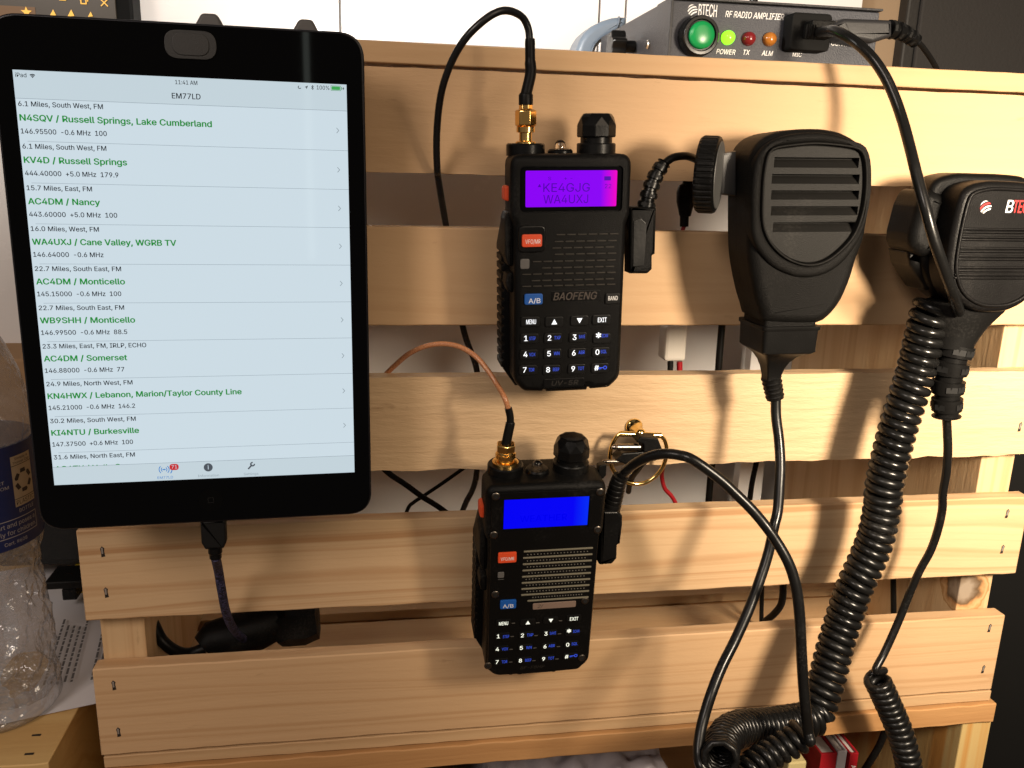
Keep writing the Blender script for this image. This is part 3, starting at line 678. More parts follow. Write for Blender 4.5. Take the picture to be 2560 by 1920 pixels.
def radio(Fm, label, plate, ws=0):
    t = thing('handheld_radio', label, 'radio', Fm.mat(), 'hand-held radios hung on the slats')
    c = XC
    # shell: wider head round the display, straight body, notched foot
    head = [(c-25.6*mm, 6.6*mm), (c+25.6*mm, 6.6*mm), (c+25.6*mm, -18*mm), (c+24.2*mm, -22.5*mm), (c+24.0*mm, -90*mm), (c+19*mm, -94.6*mm),
            (c+10.5*mm, -95.0*mm), (c+9.6*mm, -93.2*mm), (c+9.0*mm, -95.4*mm), (c-9.5*mm, -95.4*mm), (c-10.2*mm, -93.2*mm), (c-11*mm, -95.2*mm), (c-19.5*mm, -94.6*mm), (c-24.0*mm, -90*mm),
            (c-24.0*mm, -22.5*mm), (c-25.6*mm, -18*mm)]
    low_ = 3.0*mm if ws else 0
    head = [(c+(x-c)*(1+ws/25.0), z-(low_ if z < -80*mm else 0)) for x, z in head]
    out = rpoly(head, [5*mm, 5*mm, 4*mm, 3*mm, 7*mm, 4*mm, .6*mm, .4*mm, .8*mm, .8*mm, .4*mm, .6*mm, 4*mm, 7*mm, 3*mm, 4*mm], 5)
    bm = NB(); prism(bm, out, .0165, 0, .0030, 4)
    shell = obj('shell', bm, BLK, t)
    # battery behind, ribbed grips on both sides
    bp = []
    for k in range(15): z = -33*mm-(k*4.0*mm); bp += [(c+27.4*mm, z), (c+27.4*mm, z-2.3*mm), (c+26.3*mm, z-2.8*mm), (c+26.3*mm, z-3.6*mm)]
    ol = [(c-25*mm, -20*mm), (c+25*mm, -20*mm)]+[p for p in bp if p[1] > -89*mm]+[(c+21*mm, -96.5*mm), (c+15*mm, -96.8*mm), (c-15*mm, -96.8*mm), (c-21*mm, -96.5*mm)]
    ol += [(2*c-x, z) for x, z in reversed([p for p in bp if p[1] > -89*mm])]
    ol = [(c+(x-c)*(1+ws/25.0), z-(low_ if z < -95*mm else 0)) for x, z in ol]
    bm = NB(); prism(bm, ol, .0325, .0168, .0008, 2, .0015); obj('battery_pack', bm, BLK, t)
    bm = NB(); prism(bm, rpoly(rect(c-24*mm, c+24*mm, -21*mm, 5.6*mm), [2*mm, 2*mm, 6*mm, 6*mm]), .030, .0163, 0, 2, .003); obj('back_shell', bm, BLK, t)
    # belt clip gripping the slat
    bm = NB(); box(bm, c-9*mm, c+9*mm, .0300, .0345, -24*mm, -8*mm); clip = obj('belt_clip', bm, BLK2, t, 0, .0008)
    # top deck: aerial collar, torch bulb, volume knob
    T = 6.6*mm
    bm = NB(); lathe(bm, [(8.2*mm, -1*mm), (8.2*mm, 3.4*mm), (7.6*mm, 4.0*mm), (5*mm, 4.0*mm)], (c-17.0*mm, .0150, T), (0, 0, 1), 32); obj('aerial_collar', bm, BLK2, t)
    bm = NB(); lathe(bm, [(5.4*mm, -.5*mm), (5.4*mm, .9*mm), (4.8*mm, 1.6*mm), (2.6*mm, 1.9*mm)], (c-2.4*mm, .0135, T), (0, 0, 1), 28); tb = obj('torch_base', bm, BLK2, t)
    bm = NB(); lathe(bm, [(2.4*mm, 1.5*mm), (2.4*mm, 3.2*mm), (2.1*mm, 4.4*mm), (1.3*mm, 5.2*mm), (.3*mm, 5.5*mm)], (c-2.4*mm, .0135, T), (0, 0, 1), 20); obj('bulb', bm, mat('clear_bulb', (.9, .88, .85), .05, trans=1, ior=1.45), tb)
    kx = c+13.6*mm
    bm = NB(); lathe(bm, [(8.3*mm, -1*mm), (8.3*mm, 3.6*mm), (7.9*mm, 4.1*mm), (6.8*mm, 4.1*mm), (6.8*mm, 7*mm)], (kx, .0150, T), (0, 0, 1), 32); kb = obj('knob_base', bm, BLK2, t)
    bm = NB(); d, u, v = Vector((0, 0, 1)), Vector((1, 0, 0)), Vector((0, 1, 0)); rings = []
    for r, h, tw in ((8.0, 6.4, 0), (8.4, 7.0, 0), (8.4, 11.2, 0), (7.2, 14.6, PI/9), (6.1, 16.0, PI/9), (5.0, 16.2, PI/9)):
        rings.append([Vector((kx, .0150, T))+d*h*mm+(u*math.cos(2*PI*i/9+.2+tw)+v*math.sin(2*PI*i/9+.2+tw))*r*mm for i in range(9)])
    loft(bm, rings); bmesh.ops.triangulate(bm, faces=[f for f in bm.faces if len(f.verts) == 4]); obj('volume_knob', bm, BLK2, t, 0, .0003)
    # side keys on the left
    k_ = c-ws*mm
    bm = NB(); prism(bm, rrect(-27.4*mm+k_, -24*mm+k_, -12.6*mm, -6.4*mm, 1.4*mm), .0150, .0062, .001, 2, .001); obj('call_key', bm, ORG, t)
    bm = NB(); prism(bm, rpoly([(k_-24*mm, -16*mm), (k_-26.6*mm, -17.5*mm), (k_-27.4*mm, -20*mm), (k_-27.4*mm, -35*mm), (k_-26*mm, -39.5*mm), (k_-24*mm, -40*mm)], 1*mm), .0185, .0050, .001, 2, .001); obj('talk_key', bm, BLK, t)
    bm = NB(); prism(bm, rpoly([(k_-23.5*mm, -42*mm), (k_-26.6*mm, -43*mm), (k_-27.2*mm, -47*mm), (k_-26.2*mm, -50.5*mm), (k_-23.5*mm, -51.5*mm)], 1.2*mm), .0150, .0050, .001, 2, .001); obj('torch_key', bm, BLK, t)
    return t, shell

def key(t, x, z, wd, h, m, leg=None, lw=None, cap=None, lm=None, sub=None, hgt=.0007, y0=0, r=1.2*mm, up=None):
    bm = NB(); prism(bm, rrect(x-wd/2, x+wd/2, z-h/2, z+h/2, r), y0+.0006, y0-hgt, .00035, 2); k = obj('key', bm, m, t)
    y = y0-hgt-.00006
    if leg:
        bm = NB()
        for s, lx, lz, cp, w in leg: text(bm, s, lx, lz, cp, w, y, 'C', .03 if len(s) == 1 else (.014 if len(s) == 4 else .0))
        obj('legend', bm, lm, k, 0)
    if up is not None:
        bm = NB(); flat(bm, tri(*up), y); obj('legend', bm, lm, k, 0)
    if sub:
        bm = NB(); s, lx, lz, cp, w = sub
        if s == 'lock':
            arc_ = [(lx+.0011+.0007*math.cos(2*PI*i/12), lz+.0006+.0007*math.sin(2*PI*i/12)) for i in range(13)]; strokes(bm, arc_, .00032, y)
            strokes(bm, [(lx+.0004, lz+.0006), (lx-.0016, lz+.0006), (lx-.0016, lz-.0001)], .00036, y); strokes(bm, [(lx-.0008, lz+.0006), (lx-.0008, lz)], .00036, y)
        else: text(bm, s, lx, lz, cp, w, y, 'C', .004)
        obj('sub_legend', bm, KEYB, k, 0)
    return k
NAMES = [('1', 'STEP'), ('2', 'TXP'), ('3', 'SAVE'), ('*', 'SCAN'), ('4', 'VOX'), ('5', 'WN'), ('6', 'ABR'), ('0', 'SQL'), ('7', 'TDR'), ('8', 'BEEP'), ('9', 'TOT'), ('#', 'lock')]

# ---- upper radio
Z1, Z2, Z3, Z4 = zt(1150, 280, .28933), zt(1150, 640, .28933), zt(1100, 1060, .28933), zt(1100, 1340, .28933)
F1 = Fr(-.042, Z1(570, 508), Z1(1365, 503), Z1(570, 508), 2)
A = lambda x, y, yl=0: F1.m(*Z1(x, y), yl)
B = lambda x, y, yl=0: F1.m(*Z2(x, y), yl)
r1, sh = radio(F1, 'black hand-held radio with a purple display, hung higher on the slats', False)
hd = rpoly(rect(XC-25.4*mm, XC+25.4*mm, -20.6*mm, 6.5*mm), [4*mm, 4*mm, 5.5*mm, 5.5*mm], 5)
bm = NB(); loft(bm, [[(x, y_, z) for x, z in (inset(hd, d_) if d_ else hd)] for d_, y_ in ((0, .0120), (0, .0042), (.35*mm, .0030), (3.7*mm, -.0007), (4.1*mm, -.0009))]); hb_ = obj('display_bezel', bm, BLK, r1, 20)
cut = NB(); prism(cut, rrect(-2.2*mm, 40.9*mm, -16.6*mm, 1.6*mm, 2*mm), .0012, -.003); carve(hb_, cut)
cut = NB(); prism(cut, rrect(-2.4*mm, 41.1*mm, -16.8*mm, 1.8*mm, 2*mm), .0014, -.003); carve(sh, cut)
bm = NB(); a, b = A(545, 465), A(1415, 870)
bm.free(); bm = NB(); prism(bm, rrect(-2.0*mm, 40.7*mm, -16.4*mm, 1.4*mm, 1.8*mm), .0016, .0009); win = obj('display_window', bm, mat('black_window', (.002, .002, .0025), .12, spec=.2), r1)
bm = NB(); flat(bm, rrect(0, 38.7*mm, -14.7*mm, 0, .6*mm), .0008); dsp = obj('display', bm, lcd('purple_backlight', (.28, .0, 1.0), (1.0, .0, .58)), r1, 0)
bm = NB(); y = .0007
def lt(bm, s, x0, x1, base, h): a, b = A(x0, base), A(x1, base); text(bm, s, a[0], a[1], h*.28933/6.03*mm, b[0]-a[0], y)
lt(bm, 'KE4GJG', 722, 1125, 692, 72); lt(bm, 'WA4UXJ', 722, 1110, 792, 72); lt(bm, 'S', 765, 790, 590, 28); lt(bm, '+ -', 902, 975, 588, 30); lt(bm, '22', 1255, 1310, 660, 36)
a = A(690, 636); flat(bm, tri(a[0], a[1], .0007, True), y); a, b = A(1250, 592), A(1308, 556); flat(bm, rect(a[0], b[0], a[1], b[1]), y)
obj('display_text', bm, mat('dim_purple_segment', (.01, .0, .02), .3, emit=(.075, 0, .42), es=1, spec=.1), dsp, 0)
a = A(618, 1100); bm = NB(); prism(bm, rrect(a[0]-5.6*mm, a[0]+5.8*mm, a[1]-5.4*mm, a[1]+5.6*mm, 2.4*mm), .0004, -.0009, .0006, 2); cs = obj('key_surround', bm, BLK2, r1)
k0, k1 = A(530, 1165), A(705, 1052)
l = A(624, 1134); key(r1, (k0[0]+k1[0])/2, (k0[1]+k1[1])/2, k1[0]-k0[0], k1[1]-k0[1], ORG, [('VFO/MR', l[0], l[1], 1.8*mm, 6.4*mm)], lm=WHT, y0=-.0011, r=1*mm)
k0, k1 = A(520, 1357), A(600, 1268); bm = NB(); prism(bm, rrect(k0[0], k1[0], k0[1], k1[1], .9*mm), .0003, -.0004, .0003, 2); obj('light_sensor', bm, LENS, r1)
# speaker grille: staggered rows of short raised bars
bm = NB()
for i, (yy, xs) in enumerate(((1065, 835), (1125, 790), (1180, 800), (1235, 790), (1298, 630), (1353, 680), (1408, 540), (1463, 590), (1512, 540))):
    p, q = A(xs, yy), A(1350, yy); x = p[0]+(1.5*mm if i % 2 else 0); z = p[1]+.2*mm
    while x+2.6*mm < q[0]: prism(bm, rrect(x, x+3.6*mm, z-.2*mm, z+.25*mm, .1*mm, 2), .0004, -.0006, .00012, 1); x += 4.6*mm
obj('speaker_grille', bm, mat('dark_grille_bar', (.045, .039, .031), .36, spec=.5), r1)
# blue key, band key, maker's plate
k0, k1 = B(555, 420), B(713, 322); l = B(640, 403); key(r1, (k0[0]+k1[0])/2, (k0[1]+k1[1])/2, k1[0]-k0[0], k1[1]-k0[1], ABB, [('A/B', l[0], l[1], 2.0*mm, 5.1*mm)], lm=WHT, y0=-.0003, r=1*mm)
k0, k1 = B(1250, 415), B(1382, 320); l = B(1317, 379); key(r1, (k0[0]+k1[0])/2, (k0[1]+k1[1])/2, k1[0]-k0[0], k1[1]-k0[1], KCAP, [('BAND', l[0], l[1], 1.85*mm, 4.2*mm)], lm=WHT, y0=-.0001, r=.8*mm)
k0, k1 = B(790, 392), B(1212, 292); bm = NB(); prism(bm, rrect(k0[0], k1[0], k0[1], k1[1], .6*mm), .0003, -.0003, .0002, 2); pl = obj('name_plate', bm, BLK2, r1)
bm = NB(); a, b = B(805, 381), B(1180, 381); text(bm, 'BAOFENG', a[0], a[1], 3.2*mm, b[0]-a[0], -.00036, bold=.03, shear=.25); obj('name_lettering', bm, mat('bronze_print', (.055, .042, .034), .5), pl, 0)
k0, k1 = B(722, 1140), B(1072, 1048); bm = NB(); prism(bm, rrect(k0[0], k1[0], k0[1], k1[1], .6*mm), .0003, -.0004, .0003, 2); pl = obj('model_plate', bm, BLK2, r1)
bm = NB(); a, b = B(790, 1118), B(1020, 1118); text(bm, 'UV-5R', a[0], a[1], 2.2*mm, b[0]-a[0], -.00046, shear=.2); obj('model_lettering', bm, mat('faint_print', (.022, .019, .016), .5), pl, 0)
digs = [(567, 731), (770, 727), (986, 721), (1192, 730), (563, 869), (766, 862), (980, 856), (1183, 849), (557, 1003), (758, 1001), (974, 993), (1176, 985)]
subs = [(623, 723), (838, 717), (1050, 707), (1247, 699), (622, 862), (832, 852), (1047, 843), (1238, 836), (615, 993), (827, 990), (1042, 981), (1228, 972)]
def kp(P, x, y, n=None, leg=None, cap=2.35, sub=None, lm=KEYW, up=None, w=8.0, h=4.6): pass
for (n, sname), (dx, dy), (sx, sy) in zip(NAMES, digs, subs):
    d, s2 = B(dx, dy), B(sx, sy); dz = d[1] if n != '*' else d[1]-1.0*mm
    cp = 2.35*mm if n not in '*' else 4.2*mm
    if n == '*': dz = d[1]-.5*mm
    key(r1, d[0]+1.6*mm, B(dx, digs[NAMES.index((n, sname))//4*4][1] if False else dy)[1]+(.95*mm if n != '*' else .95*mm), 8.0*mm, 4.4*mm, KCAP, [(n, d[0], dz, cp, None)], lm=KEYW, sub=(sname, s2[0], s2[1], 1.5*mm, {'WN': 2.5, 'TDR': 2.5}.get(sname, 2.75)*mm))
for n, x, y, ty in (('MENU', 612, 566, 585), ('up', 812, 566, 0), ('down', 1030, 556, 0), ('EXIT', 1225, 549, 568)):
    p = B(x, y)
    if ty: q = B(x, ty); key(r1, p[0]-.3*mm, p[1], 8.2*mm, 4.4*mm, KCAP, [(n, q[0], q[1], 2.0*mm, 4.2*mm if n == 'MENU' else 3.9*mm)], lm=KEYW)
    else: key(r1, p[0], p[1], 8.0*mm, 4.4*mm, KCAP, lm=KEYW, up=(p[0], p[1], 1.25*mm, n == 'up'))

# ---- lower radio
F2 = Fr(-.046, Z3(555, 655), Z3(1280, 622), Z3(555, 655), 7)
A2 = lambda x, y, yl=0: F2.m(*Z3(x, y), yl)
B2 = lambda x, y, yl=0: F2.m(*Z4(x, y), yl)
r2, sh2 = radio(F2, 'black hand-held radio with a blue display and ribbed speaker, hung lower on the slats', True, 1.9)
c = XC
fp = rpoly([(c-25.0*mm, 3.8*mm), (c+25.0*mm, 3.8*mm), (c+24.6*mm, -90*mm), (c+20*mm, -95.8*mm), (c+10*mm, -96*mm), (c-10*mm, -96*mm), (c-20*mm, -95.8*mm), (c-24.8*mm, -90*mm)], [2*mm, 2*mm, 5*mm, 3*mm, 1*mm, 1*mm, 3*mm, 5*mm])
bm = NB(); prism(bm, fp, .0010, -.0008, .0003, 2); fpl = obj('face_plate', bm, mat('black_plate', (.0035, .0035, .0035), .34, bump=.06, bs=1500, spec=.2, dust=.008), r2)
cut = NB(); prism(cut, rect(-.4*mm, 39.1*mm, -15.8*mm, .3*mm), .0004, -.002); carve(fpl, cut)
bm = NB(); flat(bm, rect(0, 38.7*mm, -14.8*mm, 0), -.00025); dsp = obj('display', bm, lcd('blue_backlight', (.0, .0, 1.0), (.0, .03, 1.0)), r2, 0)
bm = NB(); y = -.00035
def lt2(bm, s, x0, x1, base, h): a, b = A2(x0, base), A2(x1, base-(x1-x0)*.045); text(bm, s, a[0], a[1], h*.28933/6.03*mm, b[0]-a[0], y)
lt2(bm, 'WEATHER', 690, 1095, 845, 66)
obj('display_text', bm, mat('dim_blue_segment', (.0, .0, .02), .3, emit=(0, 0, .92), es=1, spec=.1), dsp, 0)
def screw(x, z):
    bm = NB(); lathe(bm, [(1.9*mm, 0), (1.9*mm, .0004), (1.5*mm, .0007), (1.2*mm, .0007)], (x, -.0007, z), (0, -1, 0), 20, 0)
    s = obj('screw', bm, mat('dark_screw_head', (.16, .14, .12), .32, 1), r2)
    bm = NB(); lathe(bm, [(1.1*mm, 0), (1.1*mm, .00012)], (x, -.00136, z), (0, -1, 0), 6); obj('socket', bm, mat('screw_socket', (.008, .008, .008), .6), s, 0)
for p in (A2(480, 617), A2(1380, 580), A2(463, 950), A2(1358, 905), B2(475, 495), B2(1250, 550), B2(413, 1110), B2(1222, 1042)): screw(*p)
k0, k1 = A2(497, 1192), A2(660, 1090); l = A2(578, 1162); key(r2, (k0[0]+k1[0])/2, (k0[1]+k1[1])/2, k1[0]-k0[0], k1[1]-k0[1]-.3*mm, ORG, [('VFO/MR', l[0], l[1], 1.7*mm, 6.2*mm)], lm=WHT, y0=-.0009, r=.8*mm)
k0, k1 = A2(495, 1322), A2(553, 1268); bm = NB(); prism(bm, rrect(k0[0], k1[0], k0[1], k1[1], .7*mm), 0, -.0011, .0003, 2); obj('light_sensor', bm, LENS, r2)
k0, k1 = A2(500, 1336), A2(550, 1331); bm = NB(); box(bm, k0[0], k1[0], -.00095, -.0005, k0[1], k1[1]); obj('sensor_mark', bm, LENS, r2, 0)
RIB = mat('grey_green_rib', (.16, .145, .105), .42)
bm = NB(); rb = NB()
for (xa, ya, xb, yb) in ((720, 1097, 1318, 1057), (714, 1152, 1313, 1112), (712, 1207, 1308, 1165), (708, 1262, 1303, 1218), (705, 1315, 1300, 1272), (702, 1368, 1295, 1325), (699, 1422, 1288, 1375), (697, 1475, 1285, 1425), (752, 1523, 1280, 1480)):
    a, b = A2(xa, ya), A2(xb, yb); z = (a[1]+b[1])/2
    prism(bm, rrect(a[0], b[0], z-.42*mm, z+.42*mm, .3*mm, 3), -.0005, -.0013, .0003, 2)
obj('speaker_ribs', bm, RIB, r2)
for (xa, ya, xb, yb, st) in ((755, 1125, 1270, 1088, 0), (752, 1180, 1250, 1142, 1), (752, 1232, 1240, 1195, 0), (765, 1285, 1250, 1248, 1), (742, 1338, 1240, 1300, 0), (745, 1390, 1245, 1352, 1), (750, 1445, 1240, 1405, 0), (800, 1495, 1220, 1458, 1)):
    a, b = A2(xa, ya), A2(xb, yb); z = (a[1]+b[1])/2; n = 18
    for i in range(n+1):
        x = a[0]+(b[0]-a[0])*i/n; sphere(rb, (x, -.0008, z), .00032, 6)
obj('grille_dots', rb, mat('grey_dot', (.13, .12, .10), .4), r2)
k0, k1 = B2(515, 620), B2(657, 533); l = B2(584, 602); key(r2, (k0[0]+k1[0])/2, (k0[1]+k1[1])/2, k1[0]-k0[0], k1[1]-k0[1]-.3*mm, ABB, [('A/B', l[0], l[1], 1.9*mm, 5.0*mm)], lm=WHT, y0=-.0009, r=.8*mm)
k0, k1 = B2(797, 615), B2(1172, 560); bm = NB(); prism(bm, rrect(k0[0], k1[0], k0[1]-.7*mm, k1[1]+.7*mm, .7*mm), 0, -.0012, .0003, 2); pl = obj('name_plate', bm, mat('pinkish_grey_plate', (.27, .19, .15), .3, .3), r2)
bm = NB(); a = B2(838, 608); text(bm, '2/', a[0], a[1], 1.8*mm, 2.8*mm, -.00128, shear=.3); obj('plate_lettering', bm, mat('dark_print', (.05, .04, .03), .5), pl, 0)
digs = [(500, 866), (707, 858), (910, 843), (1107, 838), (492, 977), (698, 965), (902, 953), (1097, 938), (490, 1087), (690, 1075), (890, 1060), (1088, 1041)]
subs = [(566, 864), (773, 850), (970, 834), (1170, 818), (557, 971), (763, 958), (960, 943), (1157, 926), (553, 1081), (757, 1067), (955, 1050), (1147, 1026)]
for i, ((n, sname), (dx, dy), (sx, sy)) in enumerate(zip(NAMES, digs, subs)):
    d, s2 = B2(dx, dy), B2(sx, sy)
    cp = 2.1*mm if n != '*' else 3.8*mm
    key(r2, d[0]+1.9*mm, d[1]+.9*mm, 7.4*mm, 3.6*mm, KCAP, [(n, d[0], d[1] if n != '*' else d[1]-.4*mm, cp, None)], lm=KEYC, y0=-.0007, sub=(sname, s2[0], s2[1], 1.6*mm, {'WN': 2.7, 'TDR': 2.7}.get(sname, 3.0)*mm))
    if i % 4 != 3:
        bm = NB(); prism(bm, rrect(d[0]+5.8*mm, d[0]+7.6*mm, d[1]-.25*mm, d[1]+.15*mm, .18*mm, 3), 0, -.0011, .0002, 2); obj('key_edge_glint', bm, mat('grey_edge_glint', (.075, .068, .06), .4), r2)  # small grey dashes paint the reflections at the key edges
for n, x, y, ty in (('MENU', 545, 736, 754), ('up', 755, 732, 0), ('down', 953, 715, 0), ('EXIT', 1152, 697, 713)):
    p = B2(x, y)
    if ty: q = B2(x, ty); key(r2, p[0], p[1], 7.4*mm, 3.6*mm, KCAP, [(n, q[0], q[1], 1.9*mm, 4.3*mm if n == 'MENU' else 4.0*mm)], lm=KEYC, y0=-.0007)
    else: key(r2, p[0], p[1], 7.4*mm, 3.6*mm, KCAP, lm=KEYC, up=(p[0], p[1], 1.1*mm, n == 'up'), y0=-.0007)
    if n != 'EXIT':
        bm = NB(); prism(bm, rrect(p[0]+3.9*mm, p[0]+5.7*mm, p[1]-1.1*mm, p[1]-.7*mm, .18*mm, 3), 0, -.0011, .0002, 2); obj('key_edge_glint', bm, MATS['grey_edge_glint'], r2)
bm = NB(); a = B2(690, 1143); text(bm, 'BF-F8HP', a[0], a[1], 1.7*mm, 12*mm, -.00088, shear=.2); obj('model_lettering', bm, MATS['faint_print'], r2, 0)

# ================================================================== aerial leads of the radios
Zk = zt(1050, 0, .28933); Zl = zt(880, 800, .28933); Zg = zt(900, 400, .16275); Zx = zt(900, 1130, .16275)
def WP(Z, pts): return [W(*Z(x, y), d) for x, y, d in pts]
def local(F, p): return F.mat() @ Vector(p)
def sma(t, base, d, up=(1, 0, 0)):
    """gold screw connector standing on a radio; returns the point where the sleeve begins"""
    base = Vector(base)
    bm = NB(); lathe(bm, [(4.3*mm, -.3*mm), (4.3*mm, .5*mm), (3.7*mm, .9*mm), (2.7*mm, 1.0*mm), (2.7*mm, 5*mm)], base, d, 24); obj('connector_base', bm, GOLD, t, world=True)
    bm = NB(); lathe(bm, [(2.8*mm, 4.2*mm), (3.9*mm, 4.5*mm), (3.9*mm, 6.6*mm), (3.3*mm, 6.9*mm)], base, d, 24); obj('collar', bm, GOLD, t, world=True)
    bm = NB(); lathe(bm, [(3.6*mm, 6.8*mm), (4.55*mm, 7.3*mm), (4.55*mm, 13.0*mm), (3.6*mm, 13.6*mm), (2.9*mm, 13.6*mm), (2.9*mm, 15.6*mm), (2.3*mm, 15.7*mm)], base, d, 6, up=up); obj('hex_nut', bm, GOLD, t, 20, .0003, world=True)
# lead of the upper radio
b0 = local(F1, (XC-17.0*mm, .0150, 6.6*mm+4.0*mm)); up1 = (F1.mat().to_3x3() @ Vector((0, 0, 1)))
t = thing('coaxial_cable', 'black coaxial cable arching from the gold plug of the upper radio', 'cable', Matrix.Translation(b0), 'aerial cables of the radios')
sma(t, b0, up1, (F1.mat().to_3x3() @ Vector((.97, -.25, 0))))
dp = b0.y-.001
s0 = b0+up1*15.4*mm
bm = NB(); P = [s0, s0+up1*3.9*mm]; tube(bm, [P[0], P[1], P[1]+up1*.8*mm], [3.0*mm, 3.0*mm, 2.4*mm], 18); obj('heat_shrink', bm, RUB, t, world=True)
e1 = W(*Zk(952, 520), dp); e2 = W(*Zk(950, 335), dp)
bm = NB(); tube(bm, smooth_path([P[1], W(*Zk(955, 640), dp), e1, e2], 6), [2.35*mm]*12+[2.1*mm]*6+[1.95*mm], 18); obj('heat_shrink', bm, RUB, t, world=True)
pts = [e2-Vector((0, 0, .002)), W(*Zk(935, 250), dp)]+WP(Zk, [(880, 145, -.030), (760, 92, -.034), (640, 118, -.036), (500, 220, -.036), (380, 350, -.034), (280, 520, -.030), (205, 720, -.026), (168, 900, -.021), (148, 1100, -.015), (143, 1300, -.010), (150, 1480, -.005)])
pts += WP(Zg, [(1190, 200, -.001), (1235, 500, .004), (1325, 1030, .0125)])+[W(1157, 816, .018), W(1192, 926, .022), W(1200, 1060, .022), W(1193, 1171, .022), W(1183, 1220, .024), W(1160, 1268, .026), W(1120, 1380, .03)]
CABL = mat('glossy_black_cable', (.011, .011, .0115), .27, bump=.04, bs=400, var=.08)
bm = NB(); tube(bm, smooth_path(pts, 12), 1.55*mm, 12); obj('cable_run', bm, CABL, t, world=True)
# lead of the lower radio
b0 = local(F2, (XC-17.0*mm, .0150, 6.6*mm+4.0*mm)); up2 = (F2.mat().to_3x3() @ Vector((0, 0, 1)))
t = thing('coaxial_cable', 'copper brown braided coaxial cable rising from the gold nut of the lower radio', 'cable', Matrix.Translation(b0), 'aerial cables of the radios')
bm = NB(); lathe(bm, [(6.0*mm, -.3*mm), (6.0*mm, .9*mm), (5.2*mm, 1.5*mm), (3.8*mm, 1.7*mm), (3.8*mm, 4*mm)], b0, up2, 28); obj('connector_base', bm, GOLD, t, world=True)
bm = NB(); lathe(bm, [(3.6*mm, 2.6*mm), (4.7*mm, 3.2*mm), (4.7*mm, 4.8*mm), (3.8*mm, 5.3*mm), (3.4*mm, 6.6*mm)], b0, up2, 28); obj('collar', bm, GOLD, t, world=True)
bm = NB(); lathe(bm, [(3.3*mm, 5.9*mm), (4.6*mm, 6.3*mm), (4.6*mm, 9.6*mm), (4.1*mm, 10*mm), (2.1*mm, 10*mm)], b0, up2, 6, up=F2.mat().to_3x3() @ Vector((.8, -.6, 0))); obj('hex_nut', bm, GOLD, t, 20, .0003, world=True)
dp = b0.y-.001; s0 = b0+up2*9.5*mm
j1 = W(*Zl(1369, 890), dp); j2 = W(*Zl(1350, 760), dp)
bm = NB(); tube(bm, [s0, s0.lerp(j1, .5), j1, j1+Vector((0, 0, .0006))], [2.2*mm, 2.2*mm, 2.15*mm, 1.7*mm], 16); obj('heat_shrink', bm, RUB, t, world=True)
bm = NB(); tube(bm, smooth_path([j1-Vector((0, 0, .001)), W(*Zl(1366, 830), dp), j2], 6), 1.7*mm, 16); obj('heat_shrink', bm, RUB, t, world=True)
def copper():
    m = mat('copper_braid', (.45, .17, .07), .38); nt = m.node_tree; N = nt.nodes.new; L = nt.links.new; p = nt.nodes['Principled BSDF']
    tc = N('ShaderNodeTexCoord'); v = N('ShaderNodeTexVoronoi'); v.inputs['Scale'].default_value = 1300; L(tc.outputs['Object'], v.inputs['Vector'])
    r = N('ShaderNodeValToRGB'); r.color_ramp.elements[0].color = (.34, .11, .045, 1); r.color_ramp.elements[1].color = (.62, .30, .14, 1); L(v.outputs['Distance'], r.inputs['Fac']); L(r.outputs['Color'], p.inputs['Base Color'])
    b = N('ShaderNodeBump'); b.inputs['Strength'].default_value = .5; b.inputs['Distance'].default_value = .0003; L(v.outputs['Distance'], b.inputs['Height']); L(b.outputs['Normal'], p.inputs['Normal'])
    p.inputs['Coat Weight'].default_value = .4; return m
pts = [j2-(j1-j2)*-.1]+WP(Zl, [(1318, 672, dp), (1258, 565, -.026), (1180, 445, -.022), (1080, 325, -.018), (960, 245, -.013), (850, 212, -.009), (730, 208, -.006), (600, 238, -.003), (480, 300, .001), (380, 385, .006), (300, 462, .0105), (240, 540, .014), (200, 640, .016)])
bm = NB(); tube(bm, smooth_path(pts, 10), 1.25*mm, 12); obj('cable_run', bm, copper(), t, world=True)
# loose cables inside the crate, seen through the gaps
def cable(name, label, cat, pts, r, m, n=10):
    P = smooth_path(pts, n); o = P[0].copy(); bm = NB(); tube(bm, [p-o for p in P], r, 10)
    ob = obj(name, bm, m); ob.location = o; return tag(ob, label, cat)
cable('thick_cable', 'thicker black cable sloping down rightwards behind the slats beside the tablet', 'cable', [W(905, 1110, .03)]+WP(Zx, [(400, 290, .032), (700, 500, .034), (960, 690, .036), (1250, 875, .038)])+[W(1190, 1340, .04)], 1.6*mm, RUB)
cable('thin_cable', 'thinner black cable crossing behind the thicker one beside the tablet', 'cable', [W(1230, 1120, .04)]+WP(Zx, [(1520, 300, .042), (1250, 490, .043), (960, 685, .044), (830, 770, .044), (730, 885, .045)])+[W(1000, 1340, .045)], 1.05*mm, RUB)
RED = mat('red_wire', (.30, .008, .014), .4)
Zr = zt(1440, 1020, .18987)
cable('red_wire', 'dark red wire hanging inside the crate behind the brass ring', 'wire', [W(1655, 1110, .08)]+WP(Zr, [(1140, 760, .085), (1130, 900, .09), (1170, 1060, .09), (1290, 1210, .09)])+[W(1720, 1330, .09)], 1.35*mm, RED)
cable('black_wire', 'straight black cable hanging inside the crate right of the brass ring', 'cable', [W(1806, 800, .10), W(1796, 925, .10), W(1785, 1100, .10), W(1772, 1250, .10), W(1765, 1400, .10)], 2.2*mm, RUB)
cable('bent_wire', 'thin black cable curving inside the crate beside the white patch', 'cable', [W(1895, 1130, .09), W(1890, 1160, .09), W(1878, 1220, .092), W(1870, 1300, .095)], 1.7*mm, RUB)
Z6 = zt(1650, 1240, .4114)
